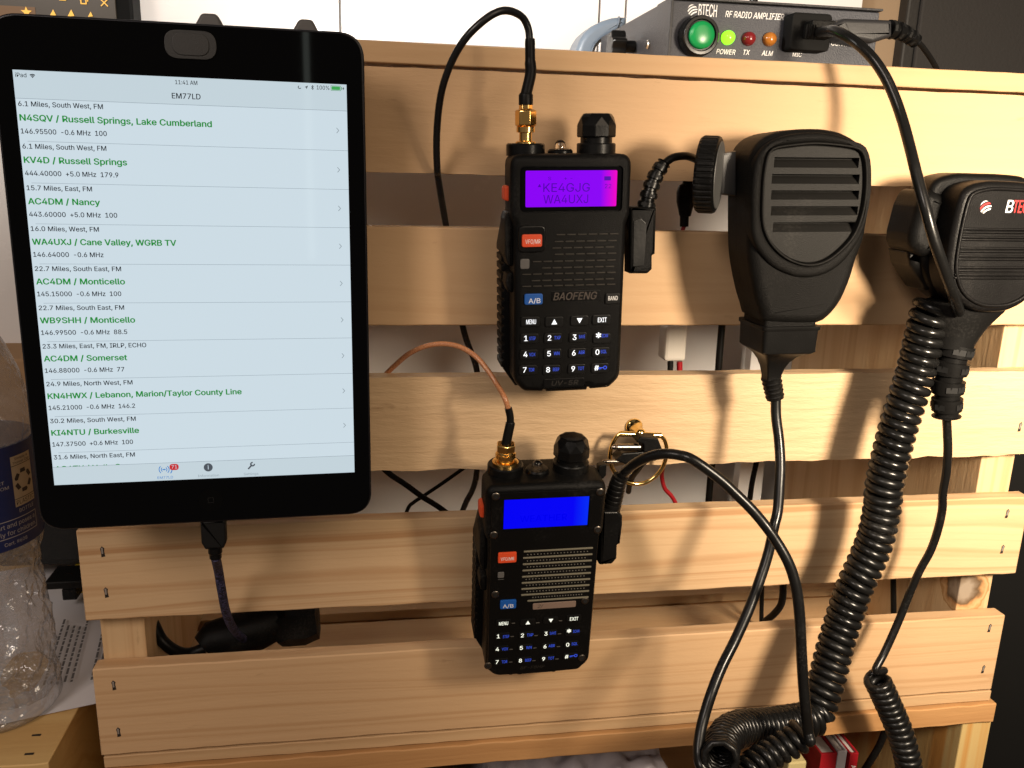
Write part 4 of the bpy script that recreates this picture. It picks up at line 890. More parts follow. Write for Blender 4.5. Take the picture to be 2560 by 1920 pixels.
cable('low_cable', 'black cable looping behind the lowest slats of the crate', 'cable', WP(Z6, [(745, 500, .04), (748, 580, .045), (735, 660, .05), (690, 720, .06), (640, 760, .07)]), 2.2*mm, RUB)
cable('drop_cable', 'straight black cable dropping behind the lowest slats right of the coil', 'cable', WP(Z6, [(1415, 430, .06), (1418, 560, .06), (1420, 720, .06), (1424, 800, .06)]), 1.8*mm, RUB)
cable('short_cable', 'short thin black cable behind the lowest slats left of the coil', 'cable', WP(Z6, [(622, 520, .08), (618, 640, .08), (615, 800, .08)]), 1.4*mm, RUB)
cable('lower_cable', 'black cable curving down in front of the lower crate beside the red books', 'cable', WP(Z8, [(1810, 420, .012), (1770, 520, .014), (1720, 640, .018), (1650, 760, .022), (1560, 900, .03)]), 2.2*mm, RUB)
# barrel plug hanging in the top gap
Zp = zt(1580, 400, .14465)
t = thing('barrel_plug', 'black plug with red wire hanging in the gap under the top slat', 'plug', Matrix.Translation(W(*Zp(930, 700), .03)))
bm = NB(); P = WP(Zp, [(960, 330, .03), (960, 410, .03), (945, 470, .03), (930, 560, .03), (925, 720, .03), (920, 860, .03), (915, 960, .03), (905, 975, .03), (900, 1150, .03)])
tube(bm, P, [2.4*mm, 2.6*mm, 4.2*mm, 4.7*mm, 4.6*mm, 3.6*mm, 3.0*mm, 2.3*mm, 2.2*mm], 16); obj('plug_body', bm, RUB, t, world=True)
bm = NB(); tube(bm, smooth_path(WP(Zp, [(902, 1140, .03), (880, 1200, .03), (860, 1300, .03)]), 5), 1.1*mm, 8); obj('wire', bm, RED, t, world=True)
# white terminal block and sleeve in the gap below
Zw = zt(1560, 790, .18987)
t = thing('terminal_block', 'milky white connector block with a black and a red wire inside the crate', 'connector', Matrix.Translation(W(*Zw(680, 500), .12)))
MILK = mat('milky_plastic', (.62, .58, .52), .4)
bm = NB(); p, q = W(*Zw(530, 600), .12), W(*Zw(850, 130), .12); box(bm, p.x, q.x, .12, .135, p.z, q.z); obj('block', bm, MILK, t, 0, .002, world=True)
for x, m_, nm in ((610, RUB, 'black_lead'), (732, RED, 'red_lead')):
    bm = NB(); tube(bm, WP(Zw, [(x, 600, .125), (x, 640, .125), (x, 760, .125)]), 1.9*mm, 10); obj(nm, bm, m_, t, world=True)

# ================================================================== brass ring and the plug hung on it
b0 = W(*Zr(800, 300), -.001)
t = thing('brass_ring_pull', 'polished brass ring pull screwed to the furry slat', 'ring pull', Matrix.Translation(b0))
ro = W(*Zr(762, 245), -.0002)
bm = NB(); lathe(bm, [(4.4*mm, 0), (4.4*mm, .6*mm), (3.9*mm, 1.3*mm), (3.2*mm, 1.6*mm), (2.2*mm, 3.4*mm), (1.8*mm, 5.5*mm), (1.8*mm, 9*mm)], ro, (0.05, -1, -.06), 32); obj('rosette', bm, BRASS, t, world=True)
bc = W(*Zr(848, 332), -.0105); bm = NB(); sphere(bm, bc, 2.65*mm, 24); obj('ball', bm, BRASS, t, world=True)
yb = -.0115
bm = NB(); tube(bm, [W(*Zr(575, 338), yb), W(*Zr(1120, 362), yb)], 1.35*mm, 16)
for x, y in ((608, 340), (1092, 362)): lathe(bm, [(1.0*mm, -.9*mm), (1.5*mm, -.8*mm), (1.5*mm, .8*mm), (1.0*mm, .9*mm)], W(*Zr(x, y), yb), W(*Zr(1120, 362), yb)-W(*Zr(575, 338), yb), 16)
obj('bar', bm, BRASS, t, world=True)
rp = [(590, 335), (530, 385), (478, 480), (450, 590), (448, 690), (475, 790), (535, 880), (620, 950), (730, 990), (840, 998), (950, 965), (1060, 885), (1140, 780), (1185, 650), (1193, 540), (1170, 430), (1110, 358)]
bm = NB(); tube(bm, smooth_path([W(*Zr(x, y), yb+.004*(y-335)/650) for x, y in rp], 6), 1.05*mm, 14); obj('ring', bm, BRASS, t, world=True)
# two-pin plug
t = thing('two_pin_plug', 'black two-pin plug with bare nickel pins tucked through the brass ring', 'plug', Matrix.Translation(W(*Zr(900, 500), -.018)))
yp = -.0185
pm = lambda x, y: (lambda v: (v.x, v.z))(W(*Zr(x, y), yp))
bm = NB(); prism(bm, rpoly([pm(775, 445), pm(850, 372), pm(1075, 395), pm(1150, 590), pm(1040, 690), pm(890, 640), pm(885, 470)], 1*mm), yp+.009, yp-.001, .0008, 2, .0008); obj('plug_body', bm, BLK, t, world=True)
bm = NB(); prism(bm, rpoly([pm(520, 690), pm(610, 598), pm(900, 575), pm(1030, 680), pm(900, 760), pm(760, 790), pm(650, 745)], .8*mm), yp+.0088, yp-.0004, .0008, 2, .0008); obj('plug_body', bm, BLK2, t, world=True)
def pin(tip, root, r, nm):
    p, q = W(*Zr(*root), yp+.0015), W(*Zr(*tip), yp+.0015); L_ = (q-p).length
    bm = NB(); lathe(bm, [(r*1.18, 0), (r*1.18, L_*.06), (r, L_*.07), (r, L_*.40), (r*.93, L_*.405), (r*.93, L_*.44), (r, L_*.445), (r, L_*.64), (r*.9, L_*.645), (r*.9, L_*.68), (r, L_*.685), (r, L_*.82), (r*.62, L_*.86), (r*.85, L_*.91), (r*.45, L_)], p, q-p, 18)
    obj(nm, bm, mat('dark_nickel', (.40, .36, .32), .22, 1), t, world=True)
pin((472, 515), (835, 515), 1.75*mm, 'long_pin'); pin((342, 706), (650, 704), 1.25*mm, 'short_pin')
bm = NB(); tube(bm, smooth_path(WP(Zr, [(900, 700, -.014), (800, 830, -.008), (720, 950, .006), (690, 1100, .02)]), 8), 1.5*mm, 10); obj('cord', bm, RUB, t, world=True)

# ================================================================== speaker plug of the upper radio
t = thing('speaker_plug', 'black plug with ribbed strain relief in the side of the upper radio', 'plug', Matrix.Translation(W(*Z1(1590, 1100), -.03)))
yq = -.0345
q1 = lambda x, y: (lambda v: (v.x, v.z))(W(*Z1(x, y), yq))
ol = rpoly([q1(1470, 820), q1(1700, 822), q1(1690, 1228), q1(1664, 1240), q1(1664, 1360), q1(1625, 1398), q1(1470, 1398)], [.3*mm, 1*mm, .4*mm, .4*mm, 1*mm, 1.6*mm, .3*mm])
bm = NB(); prism(bm, ol, yq+.0105, yq, .0014, 3, .0014); pb = obj('plug_body', bm, BLK, t, world=True)
ol = rpoly([q1(1498, 940), q1(1560, 915), q1(1608, 960), q1(1612, 1010), q1(1592, 1330), q1(1492, 1338)], [.6*mm, 1*mm, 1.4*mm, 1*mm, .5*mm, .5*mm])
bm = NB(); prism(bm, ol, yq+.0004, yq-.0003, .0003, 2); obj('raised_panel', bm, BLK2, t, world=True)
def relief(path, r0, r1, nseg, par, m=BLK2, nm='strain_relief'):
    """ribbed sleeve: alternating thick and thin rings along a path"""
    P = resample(smooth_path(path, 14), .00035); n = len(P); rad = []
    for i in range(n):
        u = i/(n-1); r = r0+(r1-r0)*u; ph = (u*nseg) % 1
        rad.append(r*(.80 if .66 < ph < .95 else 1.0))
    bm = NB(); tube(bm, P, rad, 18); o = obj(nm, bm, m, par, 25, world=True)
    # window slots between the rings
    T, Uu = frames(P); sb = NB()
    for k in range(nseg):
        i = int((k+.34)/nseg*(n-1)); p = P[i]; tt = T[i]; vw = (CP-p); vw = (vw-tt*vw.dot(tt)).normalized()
        for a in (-55, 25, 105, 185, 265) if k % 2 else (-15, 65, 145, 225, 305):
            q = Matrix.Rotation(R(a), 3, tt) @ vw; s = tt.cross(q); ri = rad[i]; hw = ri*.34; hl = (r0*.0+.28)*(P[-1]-P[0]).length/nseg*.55
            vs = [sb.verts.new(p+q*(ri*1.012)*c_+s*hw*a_+tt*hl*b_) for a_, b_, c_ in ((-1, -1, .985), (1, -1, .985), (1, 1, .985), (-1, 1, .985))]
            sb.faces.new(vs)
    obj('relief_slot', sb, mat('dark_recess', (.003, .003, .003), .7), o if False else par, 0, world=True)
    return o
relief(WP(Z1, [(1605, 825, -.0295), (1635, 700, -.0295), (1672, 590, -.029), (1720, 500, -.0285), (1765, 440, -.028)]), 3.9*mm, 3.2*mm, 5, t)
bm = NB(); tube(bm, smooth_path(WP(Z1, [(1765, 445, -.028), (1830, 400, -.027), (1900, 382, -.025), (1980, 385, -.021), (2070, 430, -.014), (2160, 520, -.004)])+[W(1790, 500, .012)], 8), 1.75*mm, 12); obj('cord', bm, RUB, t, world=True)

# ================================================================== speaker microphones
Zb = zt(1600, 0, .43399); Z5 = zt(1700, 640, .38879); Zc = zt(2220, 400, .2411)
def oval(pts, n=72):
    """closed smooth outline through points, evenly resampled"""
    P = [Vector((p[0], 0, p[1])) for p in pts]; P = P+P[:3]; out = []
    for i in range(1, len(P)-2):
        p0, p1, p2, p3 = P[i-1:i+3]
        for j in range(12):
            t = j/12; out.append(.5*((2*p1)+(p2-p0)*t+(2*p0-5*p1+4*p2-p3)*t*t+(3*p1-p0-3*p2+p3)*t**3))
    out.append(out[0]); L_ = sum((b-a).length for a, b in zip(out, out[1:])); res = resample(out, L_/n*1.00001)[:n]
    return [(p.x, p.z) for p in res]
def ringloft(bm, outer, inner, y0, y1, r, y2=None):
    """raised rim between two outlines with equal point counts"""
    rs = [[(x, y0, z) for x, z in outer]]
    for k in range(4): a = PI/2*k/3; d = r*(1-math.cos(a)); rs.append([(x, y1+r*(1-math.sin(a)), z) for x, z in inset(outer, d)])
    for k in range(3, -1, -1): a = PI/2*k/3; d = -r*(1-math.cos(a)); rs.append([(x, y1+r*(1-math.sin(a)), z) for x, z in inset(inner, d)])
    rs.append([(x, y2 if y2 is not None else y0, z) for x, z in inner])
    loft(bm, rs, 0, False, False)

# ---- microphone of the amplifier (centre right)
FM = Fr(-.047, Zb(775, 907), Zb(1250, 911), Zb(1000, 1100), 0)
m_ = lambda x, y, yl=0: FM.m(*Zb(x, y), yl)
m5 = lambda x, y, yl=0: FM.m(*Z5(x, y), yl)
mic = thing('speaker_microphone', 'charcoal palm microphone with five louvre slots and a knurled side knob', 'microphone', FM.mat(), 'palm microphones hung on the slats')
prof = [m_(1000, 740), m_(900, 745), m_(800, 762), m_(720, 800), m_(665, 870), m_(645, 960), m_(638, 1120), m_(636, 1300), m_(639, 1475), m5(478, 150), m5(503, 270), m5(530, 360), m5(548, 425), m5(600, 440), m5(720, 447), m5(840, 447), m5(905, 438), m5(965, 405), m5(1045, 310), m5(1112, 165), m5(1160, 10), m_(1308, 1380), m_(1332, 1240), m_(1342, 1120), m_(1340, 980), m_(1322, 885), m_(1280, 822), m_(1190, 768), m_(1100, 745)]
out = oval(prof, 96)
bm = NB(); prism(bm, out, .0150, 0, .0050, 6); fs_ = obj('front_shell', bm, MICP, mic, 50)
bm = NB(); prism(bm, inset(out, .0003), .0310, .0156, .0004, 2, .006, ); obj('rear_shell', bm, MICP, mic, 50)
bm = NB(); prism(bm, inset(out, .0012), .0157, .0149); obj('seam', bm, mat('dark_recess', (.003, .003, .003), .7), mic, 50)
outer = oval([m_(1000, 762, -.002), m_(850, 778, -.002), m_(735, 830, -.002), m_(672, 920, -.002), m_(650, 1060, -.002), m_(645, 1220, -.002), m_(652, 1370, -.002), m_(710, 1480, -.002), m_(800, 1555, -.002), m_(930, 1600, -.002), m_(1060, 1585, -.002), m_(1170, 1515, -.002), m_(1265, 1390, -.002), m_(1315, 1250, -.002), m_(1333, 1100, -.002), m_(1330, 960, -.002), m_(1305, 875, -.002), m_(1230, 808, -.002), m_(1120, 773, -.002)])
inner = oval([m_(1000, 822, -.002), m_(880, 832, -.002), m_(775, 850, -.002), m_(735, 890, -.002), m_(712, 1000, -.002), m_(703, 1130, -.002), m_(703, 1270, -.002), m_(730, 1370, -.002), m_(790, 1450, -.002), m_(870, 1505, -.002), m_(965, 1530, -.002), m_(1060, 1512, -.002), m_(1150, 1450, -.002), m_(1230, 1360, -.002), m_(1280, 1240, -.002), m_(1302, 1110, -.002), m_(1305, 980, -.002), m_(1290, 890, -.002), m_(1250, 850, -.002), m_(1130, 830, -.002)])
bm = NB(); ringloft(bm, outer, inner, .004, -.0022, .0020, .001); obj('grille_rim', bm, MICP, mic, 50)
cut = NB(); prism(cut, inset(inner, .0002), .0046, -.004); carve(fs_, cut)
mid = inset(inner, .0007)
bm = NB(); ringloft(bm, inset(inner, -.0002), mid, .0004, -.0030, .0005, .001); obj('rim_bead', bm, GRIL, mic, 50)
bm = NB(); prism(bm, inset(inner, .0009), .0040, -.0008, .0006, 3); gp = obj('grille', bm, GRIL, mic, 50)
cut = NB()
for (y0_, y1_, xa, xb) in ((905, 968, 770, 1252), (1002, 1060, 757, 1255), (1096, 1150, 753, 1252), (1188, 1240, 752, 1246), (1280, 1334, 763, 1230)):
    a, b = m_(xa, y0_), m_(xb, y1_); zt1, zb1 = a[1], b[1]; d = .0032
    pr = [(zt1, -.003), (zt1, d), (zt1-.0008, d), (zb1, -.0006), (zb1, -.003)]
    loft(cut, [[(x, y, z) for z, y in pr] for x in (a[0], b[0])])
carve(gp, cut)
# knurled hanger knob on the left
kc = W(*Zb(412, 1008), -.036); ka = Vector((.87, -.5, -.01)).normalized(); kr = 16.3*mm
bm = NB(); d, u, v = basis(ka); seg = 240; rings = []
for r, h in ((kr*.80, -5.6), (kr*.95, -5.2), (kr, -4.0), (kr, 1.5), (kr*.97, 2.6), (kr*.90, 3.2)):
    rings.append([kc+ka*h*mm+(u*math.cos(2*PI*i/seg)+v*math.sin(2*PI*i/seg))*(r-(.0005 if i % 6 < 2 and -4.5 < h < 2 else 0)) for i in range(seg)])
loft(bm, rings); kn = obj('side_knob', bm, BLK, mic, 30, world=True)
bm = NB(); lathe(bm, [(kr*.88, 2.9*mm), (kr*.86, 3.5*mm), (kr*.4, 3.7*mm)], kc, ka, 60); obj('knob_face', bm, mat('grey_knob_face', (.075, .075, .073), .4, bump=.2), kn, world=True) if False else obj('knob_face', bm, mat('grey_knob_face', (.075, .075, .073), .4, bump=.2), mic, world=True)
a = W(*Zb(470, 1000), -.034)
bm = NB(); prism(bm, [(W(*Zb(x, y), -.030).x, W(*Zb(x, y), -.030).z) for x, y in ((455, 880), (548, 868), (548, 1130), (455, 1120))], -.020, -.032, .0015, 2); obj('knob_arm', bm, mat('grey_knob_arm', (.040, .040, .042), .4), mic, world=True)
# boot and cord
bp = [m5(430, 480, .006), m5(895, 490, .006)]
sq = lambda x0, x1, z, y0, y1, r=.0022: [(x, y, z) for x, y in rpoly([(x0, y0), (x1, y0), (x1, y1), (x0, y1)], r, 4)]
a0, a1 = m5(545, 470), m5(905, 470); xm = (a0[0]+a1[0])/2; hw = (a1[0]-a0[0])/2; z0 = a0[1]
z1 = m5(700, 640)[1]; z2 = m5(640, 800, .012)[1]
bm = NB(); loft(bm, [sq(xm-hw*.93, xm+hw*.93, z0+.004, .0020, .0260), sq(xm-hw*.93, xm+hw*.93, z0+.0003, .0020, .0260)]); obj('neck', bm, MICP, mic, 50)
bm = NB(); rg = [sq(xm-hw*1.04, xm+hw*1.04, z0+.0006, -.0002, .0285), sq(xm-hw*1.04, xm+hw*1.04, z0-.0010, -.0002, .0285), sq(xm-hw*.99, xm+hw*.99, z0-.0016, .0004, .0280), sq(xm-hw*.97, xm+hw*.97, z1+.001, .0006, .0278)]
xb = xm-.0012; yb_ = .0145
def mixring(f, z, r):
    base = rg[3]; k = len(base); out_ = []
    for i, (x, y, _) in enumerate(base):
        ang = math.atan2(y-yb_, x-xm); cx_, cy_ = xb+r*math.cos(ang), yb_+r*math.sin(ang)
        out_.append((x*(1-f)+cx_*f, y*(1-f)+cy_*f, z))
    return out_
rr = .0046
for f, u in ((.12, .0), (.32, .06), (.55, .18), (.76, .36), (.9, .58), (1, .85), (1, 1)): rg.append(mixring(f, z1+(z2-z1)*u, rr))
loft(bm, rg); obj('boot', bm, RUB, mic, 50)
S0 = FM.mat() @ Vector((xb, yb_, z2)); S1 = W(*Z5(613, 920), S0.y)
bm = NB(); P = resample([S0+Vector((0, 0, .001)), S1], .0004); n = len(P); tube(bm, P, [rr*(.97-.10*i/n)*(1.07 if (i/n*5) % 1 < .35 else 1) for i in range(n)], 20); obj('strain_relief', bm, RUB, mic, 30, world=True)
CORD = mat('satin_black_cord', (.0055, .0054, .0052), .30, bump=.06, bs=500, var=.1, spec=.42, dust=.014)
WR = 2.3*mm
cp = [S1+Vector((0, 0, .002))]+WP(Z5, [(618, 1030, S1.y-.002), (636, 1180, -.038), (645, 1330, -.042), (640, 1480, -.046), (628, 1640, -.050)])+WP(Z6, [(692, 190, -.053), (660, 340, -.056), (610, 500, -.060), (540, 690, -.066), (455, 880, -.072), (375, 1040, -.078), (312, 1200, -.084), (268, 1340, -.088), (243, 1450, -.092), (233, 1560, -.096), (250, 1640, -.100), (300, 1690, -.102)])
bm = NB(); tube(bm, smooth_path(cp, 10), 2.4*mm, 14); obj('cord', bm, CORD, mic, world=True)
# main coil: hangs from the amplifier cord, turns left at the bottom and opens towards the viewer
ctr = WP(Z5, [(1640, 290, -.036), (1600, 400, -.036), (1565, 550, -.035), (1515, 750, -.034), (1450, 950, -.034), (1390, 1150, -.034), (1345, 1330, -.034), (1310, 1500, -.034)])
ctr += WP(Z6, [(1352, 60, -.034), (1315, 240, -.034), (1245, 420, -.034), (1180, 560, -.035), (1110, 770, -.037), (1060, 930, -.040), (1015, 1110, -.044), (975, 1240, -.047), (945, 1330, -.049)])
RC = 7.0*mm
hx = helix(smooth_path(ctr, 14), RC, 4.75*mm, 20, 1.0, hand=-1)
bm = NB(); top = W(*Zc(712, 1480), -.043); lead_in = smooth_path([W(*Z5(1795, 300), -.045), hx[0]*.5+W(*Z5(1770, 385), -.047)*.5], 4)
tube(bm, hx, WR, 12); obj('coil', bm, CORD, mic, world=True)
ctr2 = WP(Z6, [(960, 1330, -.050), (900, 1360, -.052), (820, 1375, -.055), (720, 1390, -.059), (620, 1400, -.064), (530, 1405, -.069), (450, 1425, -.076), (400, 1465, -.084), (375, 1520, -.092), (368, 1575, -.099), (366, 1600, -.103)])
hx2 = helix(smooth_path(ctr2, 14), RC*.98, 4.5*mm, 20, .5, pitch_end=2.6*mm)
bm = NB(); tube(bm, hx2, [WR*(1-.35*min(1, i/len(hx2)*1.2)) for i in range(len(hx2))], 12); obj('coil', bm, CORD, mic, world=True)
# straight cord up to the amplifier
up = [W(*Zb(1035, 185), .012), W(*Zb(1075, 178), .004), W(*Zb(1130, 180), -.006), W(*Zb(1230, 235), -.018), W(*Zb(1330, 325), -.026), W(*Zb(1405, 430), -.031), W(*Zb(1460, 545), -.035), W(*Zb(1508, 680), -.040), W(*Zb(1550, 830), -.047), W(*Zb(1592, 1000), -.056), W(*Zb(1645, 1200), -.063), W(*Zb(1700, 1400), -.065), W(*Z5(1735, 190), -.062), W(*Z5(1775, 300), -.056)]
p1 = hx[6]; up += [W(*Z5(1795, 360), -.050), hx[0]+(hx[0]-hx[3])*.6, hx[1]]
bm = NB(); tube(bm, smooth_path(up, 10), 2.35*mm, 14); obj('cord', bm, CORD, mic, world=True)

# ---- second microphone at the right edge, partly outside the picture
FB = Fr(-.055, Zc(760, 705), Zc(1400, 712), Zc(1100, 700), 0)
mb = lambda x, y, yl=0: FB.m(*Zc(x, y), yl)
mc2 = thing('speaker_microphone', 'black palm microphone lettered in white and red at the right edge', 'microphone', FB.mat(), 'palm microphones hung on the slats')
half = [mb(1150, 215), mb(1000, 228), mb(880, 262), mb(800, 325), mb(750, 440), mb(705, 620), mb(660, 850), mb(630, 1080), mb(640, 1230), mb(690, 1380), mb(780, 1490), mb(900, 1560), mb(1010, 1585)]
xm = mb(1150, 900)[0]; xb_ = mb(1090, 1590)[0]
axis = lambda z: xm+(z-half[0][1])/(half[-1][1]-half[0][1])*(xb_-xm)
prof = half[:]+[(2*axis(z)-x, z) for x, z in reversed(half[1:])]
out = oval(prof, 90)
bm = NB(); prism(bm, out, .014, 0, .003, 4); obj('front_shell', bm, mat('glossy_black_mic', (.0048, .0045, .0045), .40, bump=.25, bs=1800, var=.1, spec=.14, dust=.008), mc2, 50)
wide = [(x-.0045*max(0, min(1, (z+.03)/.03)) if x < axis(z) else x+.0045*max(0, min(1, (z+.03)/.03)), z+.003*(z > 0)) for x, z in out]
bm = NB(); prism(bm, wide, .0345, .0146, .003, 3, .006); obj('rear_shell', bm, BLK, mc2, 50)
big = inset(out, .0042); bm = NB(); ringloft(bm, inset(out, .0026), big, .003, -.0012, .0007, .001); obj('grille_rim', bm, MATS['glossy_black_mic'], mc2, 50)
for i, yy in enumerate((712, 745, 795, 822, 910, 945, 992, 1025, 1110, 1145, 1187, 1220)):
    a = mb(745-60*(yy-712)/508, yy); z = a[1]; w_ = axis(z)-a[0]
    bm = NB(); P = [Vector((axis(z)+w_*u, -.0002-.0010*(1-abs(u)**6), z-.0006*(1-u*u) if False else z)) for u in [k/12-1 for k in range(25)]]; tube(bm, P, .00055, 8); obj('grille_ridge', bm, MATS['glossy_black_mic'], mc2, 50)
# emblem and lettering
ew = NB(); er = NB(); cx, cz = mb(1008, 488); rad = 2.75*mm; y = -.00025
def globe(bw, br, cx, cz, rad, y, tilt=.5, n=16, red=True, place=None):
    """disc cut into slanted curved bars"""
    for k, (f0, f1) in enumerate(((.66, .93), (.17, .43), (-.33, -.07), (-.83, -.57))):
        top, bot = [], []
        for i in range(n+1):
            for f, lst in ((f1, top), (f0, bot)):
                h = math.sqrt(max(0, 1-min(.98, abs(f))**2))*.98; u = -h+2*h*i/n; v_ = f-.32*(u*u-.45)*(1 if True else 0)
                q = math.hypot(u, v_)
                if q > 1: u, v_ = u/q, v_/q
                lst.append((u, v_))
        c_, s_ = math.cos(tilt), math.sin(tilt)
        pts = [(cx+rad*(u*c_-v_*s_), cz+rad*(u*s_+v_*c_)) for u, v_ in top+bot[::-1]]
        tgt = br if (red and k == 1) else bw
        f = tgt.faces.new([tgt.verts.new((x, y, z)) for x, z in pts])
globe(ew, er, cx, cz, rad, y)
a, b = mb(1212, 545), mb(1285, 545); zz = a[1]
text(ew, 'B', a[0], zz, 5.3*mm, b[0]-a[0], y, bold=.02, shear=.12)
text(er, 'TECH', b[0]+.0003, zz, 5.3*mm, 9.6*mm, y, bold=.02, shear=.12)
obj('white_lettering', ew, WHT, mc2, 0); obj('red_lettering', er, mat('red_print', (.55, .02, .02), .5), mc2, 0)
# talk key and jack cover on its left side
tk = [(W(*Zc(x, y), -.040).x, W(*Zc(x, y), -.040).z) for x, y in ((390, 290), (625, 370), (640, 420), (520, 780), (440, 1010), (330, 1010), (215, 900), (225, 760), (300, 480))]
bm = NB(); prism(bm, rpoly(tk, .007, 8), -.022, -.043, .005, 6); obj('talk_key', bm, BLK, mc2, 50, world=True)
jk = [(W(*Zc(x, y), -.036).x, W(*Zc(x, y), -.036).z) for x, y in ((205, 930), (300, 985), (470, 1020), (480, 1090), (500, 1200), (430, 1400), (330, 1250), (240, 1100))]
bm = NB(); prism(bm, rpoly(jk, .004, 6), -.020, -.037, .003, 5); obj('jack_cover', bm, RUB, mc2, 50, world=True)
# boot, relief and its cord
q0, q1_ = FB.m(*Z5(1840, 350), .012), FB.m(*Z5(1770, 590), .014)
zt0 = q0[1]+.004; hw0 = .0155
rg = []
def el(cx, cy, z, rx, ry, n=28): return [(cx+rx*math.cos(2*PI*i/n), cy+ry*math.sin(2*PI*i/n), z) for i in range(n)]
for u, rx, ry in ((0, .0205, .0120), (.22, .0185, .0112), (.42, .0148, .0100), (.62, .0118, .0088), (.82, .0100, .0080), (1, .0090, .0074)):
    z = zt0+(q1_[1]-zt0)*u; cx_ = FB.m(*Z5(1850-65*u, 320+270*u), .013)[0]+.002*(1-u); rg.append(el(cx_, .016, z, rx, ry))
bm = NB(); loft(bm, rg); obj('boot', bm, RUB, mc2, 60)
yy = (FB.mat() @ Vector((0, .016, 0))).y
relief(WP(Z5, [(1780, 570, yy), (1745, 700, yy), (1722, 850, yy), (1712, 1035, yy)]), .0083, .0066, 4, mc2, RUB)
w2 = 2.05*mm
cd_ = WP(Z5, [(1712, 1020, yy), (1718, 1120, -.037), (1722, 1250, -.036), (1712, 1400, -.034), (1690, 1530, -.032)])+WP(Z6, [(1715, 80, -.031), (1690, 200, -.029), (1645, 330, -.027), (1580, 450, -.025), (1530, 560, -.024), (1475, 700, -.024), (1420, 830, -.025), (1360, 960, -.027), (1310, 1060, -.030), (1280, 1120, -.034)])
ctr3 = WP(Z6, [(1315, 1110, -.030), (1345, 1170, -.030), (1385, 1260, -.030), (1425, 1350, -.030), (1460, 1440, -.031), (1490, 1540, -.032), (1512, 1640, -.033), (1520, 1760, -.034)])
hx3 = helix(smooth_path(ctr3, 14), 5.2*mm, 4.4*mm, 20, 2.6, hand=-1)
bm = NB(); tube(bm, smooth_path(cd_[:-1]+[hx3[0]+(hx3[0]-hx3[2])*.5, hx3[1]], 10), w2, 14); obj('cord', bm, CORD, mc2, world=True)
bm = NB(); tube(bm, hx3, 2.15*mm, 12); obj('coil', bm, CORD, mc2, world=True)
# second coil and the cord that climbs to the lower radio
t2 = mc2
arcp = WP(Z3, [(1505, 560, -.030), (1545, 480, -.032), (1600, 415, -.036), (1680, 345, -.041), (1800, 285, -.047), (1930, 258, -.052), (2060, 268, -.056), (2190, 312, -.060)])+[W(1800, 1198, -.064)]+WP(Z6, [(475, 0, -.067), (560, 85, -.070), (640, 180, -.074), (710, 280, -.077), (768, 380, -.080), (805, 470, -.082), (832, 580, -.084), (848, 720, -.086), (855, 860, -.088), (862, 1000, -.090), (872, 1150, -.092), (885, 1300, -.094), (900, 1430, -.094)])
ctr4 = WP(Z8, [(1045, 560, -.088), (960, 612, -.088), (860, 665, -.088), (760, 725, -.089), (660, 790, -.091), (570, 860, -.093), (470, 950, -.095)])
hx4 = helix(smooth_path(ctr4, 14), 5.0*mm, 4.3*mm, 20, 3.4)
bm = NB(); tube(bm, smooth_path(arcp+[W(*Z8(1120, 600), -.096), hx4[0]+(hx4[0]-hx4[2])*.4, hx4[1]], 10), 2.35*mm, 14); obj('cord', bm, CORD, t2, world=True)
bm = NB(); tube(bm, hx4, 2.0*mm, 12); obj('coil', bm, CORD, t2, world=True)
# its plug in the side of the lower radio
ye = -.036
q3 = lambda x, y: (lambda v: (v.x, v.z))(W(*Z3(x, y), ye))
ol = rpoly([q3(1400, 755), q3(1540, 752), q3(1582, 800), q3(1580, 880), q3(1560, 1040), q3(1535, 1050), q3(1532, 1165), q3(1490, 1215), q3(1378, 1222)], [.5*mm, 2*mm, 2*mm, 1*mm, .5*mm, .5*mm, 1*mm, 1.2*mm, .4*mm])
bm = NB(); prism(bm, ol, ye+.0115, ye, .0015, 3, .0015); obj('plug_body', bm, BLK2, t2, world=True)
P = resample(smooth_path(WP(Z3, [(1465, 770, ye+.005), (1490, 680, ye+.005), (1515, 590, ye+.004), (1540, 500, ye+.003), (1565, 450, ye+.002)]), 12), .0003); n = len(P)
bm = NB(); tube(bm, P, [(.0047-.0010*i/n)*(1 if (i//3) % 3 else .94) for i in range(n)], 18); obj('strain_relief', bm, RUB, t2, 20, world=True)
bm = NB(); p = [(W(*Z3(x, y), -.030).x, W(*Z3(x, y), -.030).z) for x, y in ((1368, 352), (1435, 338), (1428, 440), (1400, 470), (1362, 455))]; prism(bm, rpoly(p, .0008), -.027, -.0315, .0006, 2); obj('jack_flap', bm, RUB, r2, world=True)

# ================================================================== amplifier on top of the crate
ya = .030
pA = lambda x, y, d=ya: W(*Zb(x, y), d)
ax0, ax1 = pA(174, 150).x, pA(1387, 60).x; az0 = .0516; az1 = pA(1388, 58).z
amp = thing('radio_amplifier', 'grey radio amplifier with a big green button standing on the crate', 'amplifier', Matrix.Translation(((ax0+ax1)/2, ya+.06, az0)))
AMPP = mat('grey_crackle_paint', (.040, .043, .056), .5, bump=.5, bs=1400)
AMPD = mat('dark_case_paint', (.024, .024, .027), .5, bump=.4, bs=1400)
bm = NB(); box(bm, ax0+.0006, ax1-.0004, ya, ya+.0022, az0+.0004, az1-.0012); fp_ = obj('front_panel', bm, AMPP, amp, 0, .0004, world=True)
bm = NB(); prism(bm, [(ax0, az0), (ax1, az0), (ax1, az1), (ax0, az1)], ya+.135, ya+.0024); obj('case', bm, AMPD, amp, 0, .0005, world=True)
bm = NB(); box(bm, ax0-.0004, ax1+.0004, ya-.0018, ya+.02, az1-.0008, az1+.0003); obj('case_lip', bm, AMPD, amp, 0, .0003, world=True)
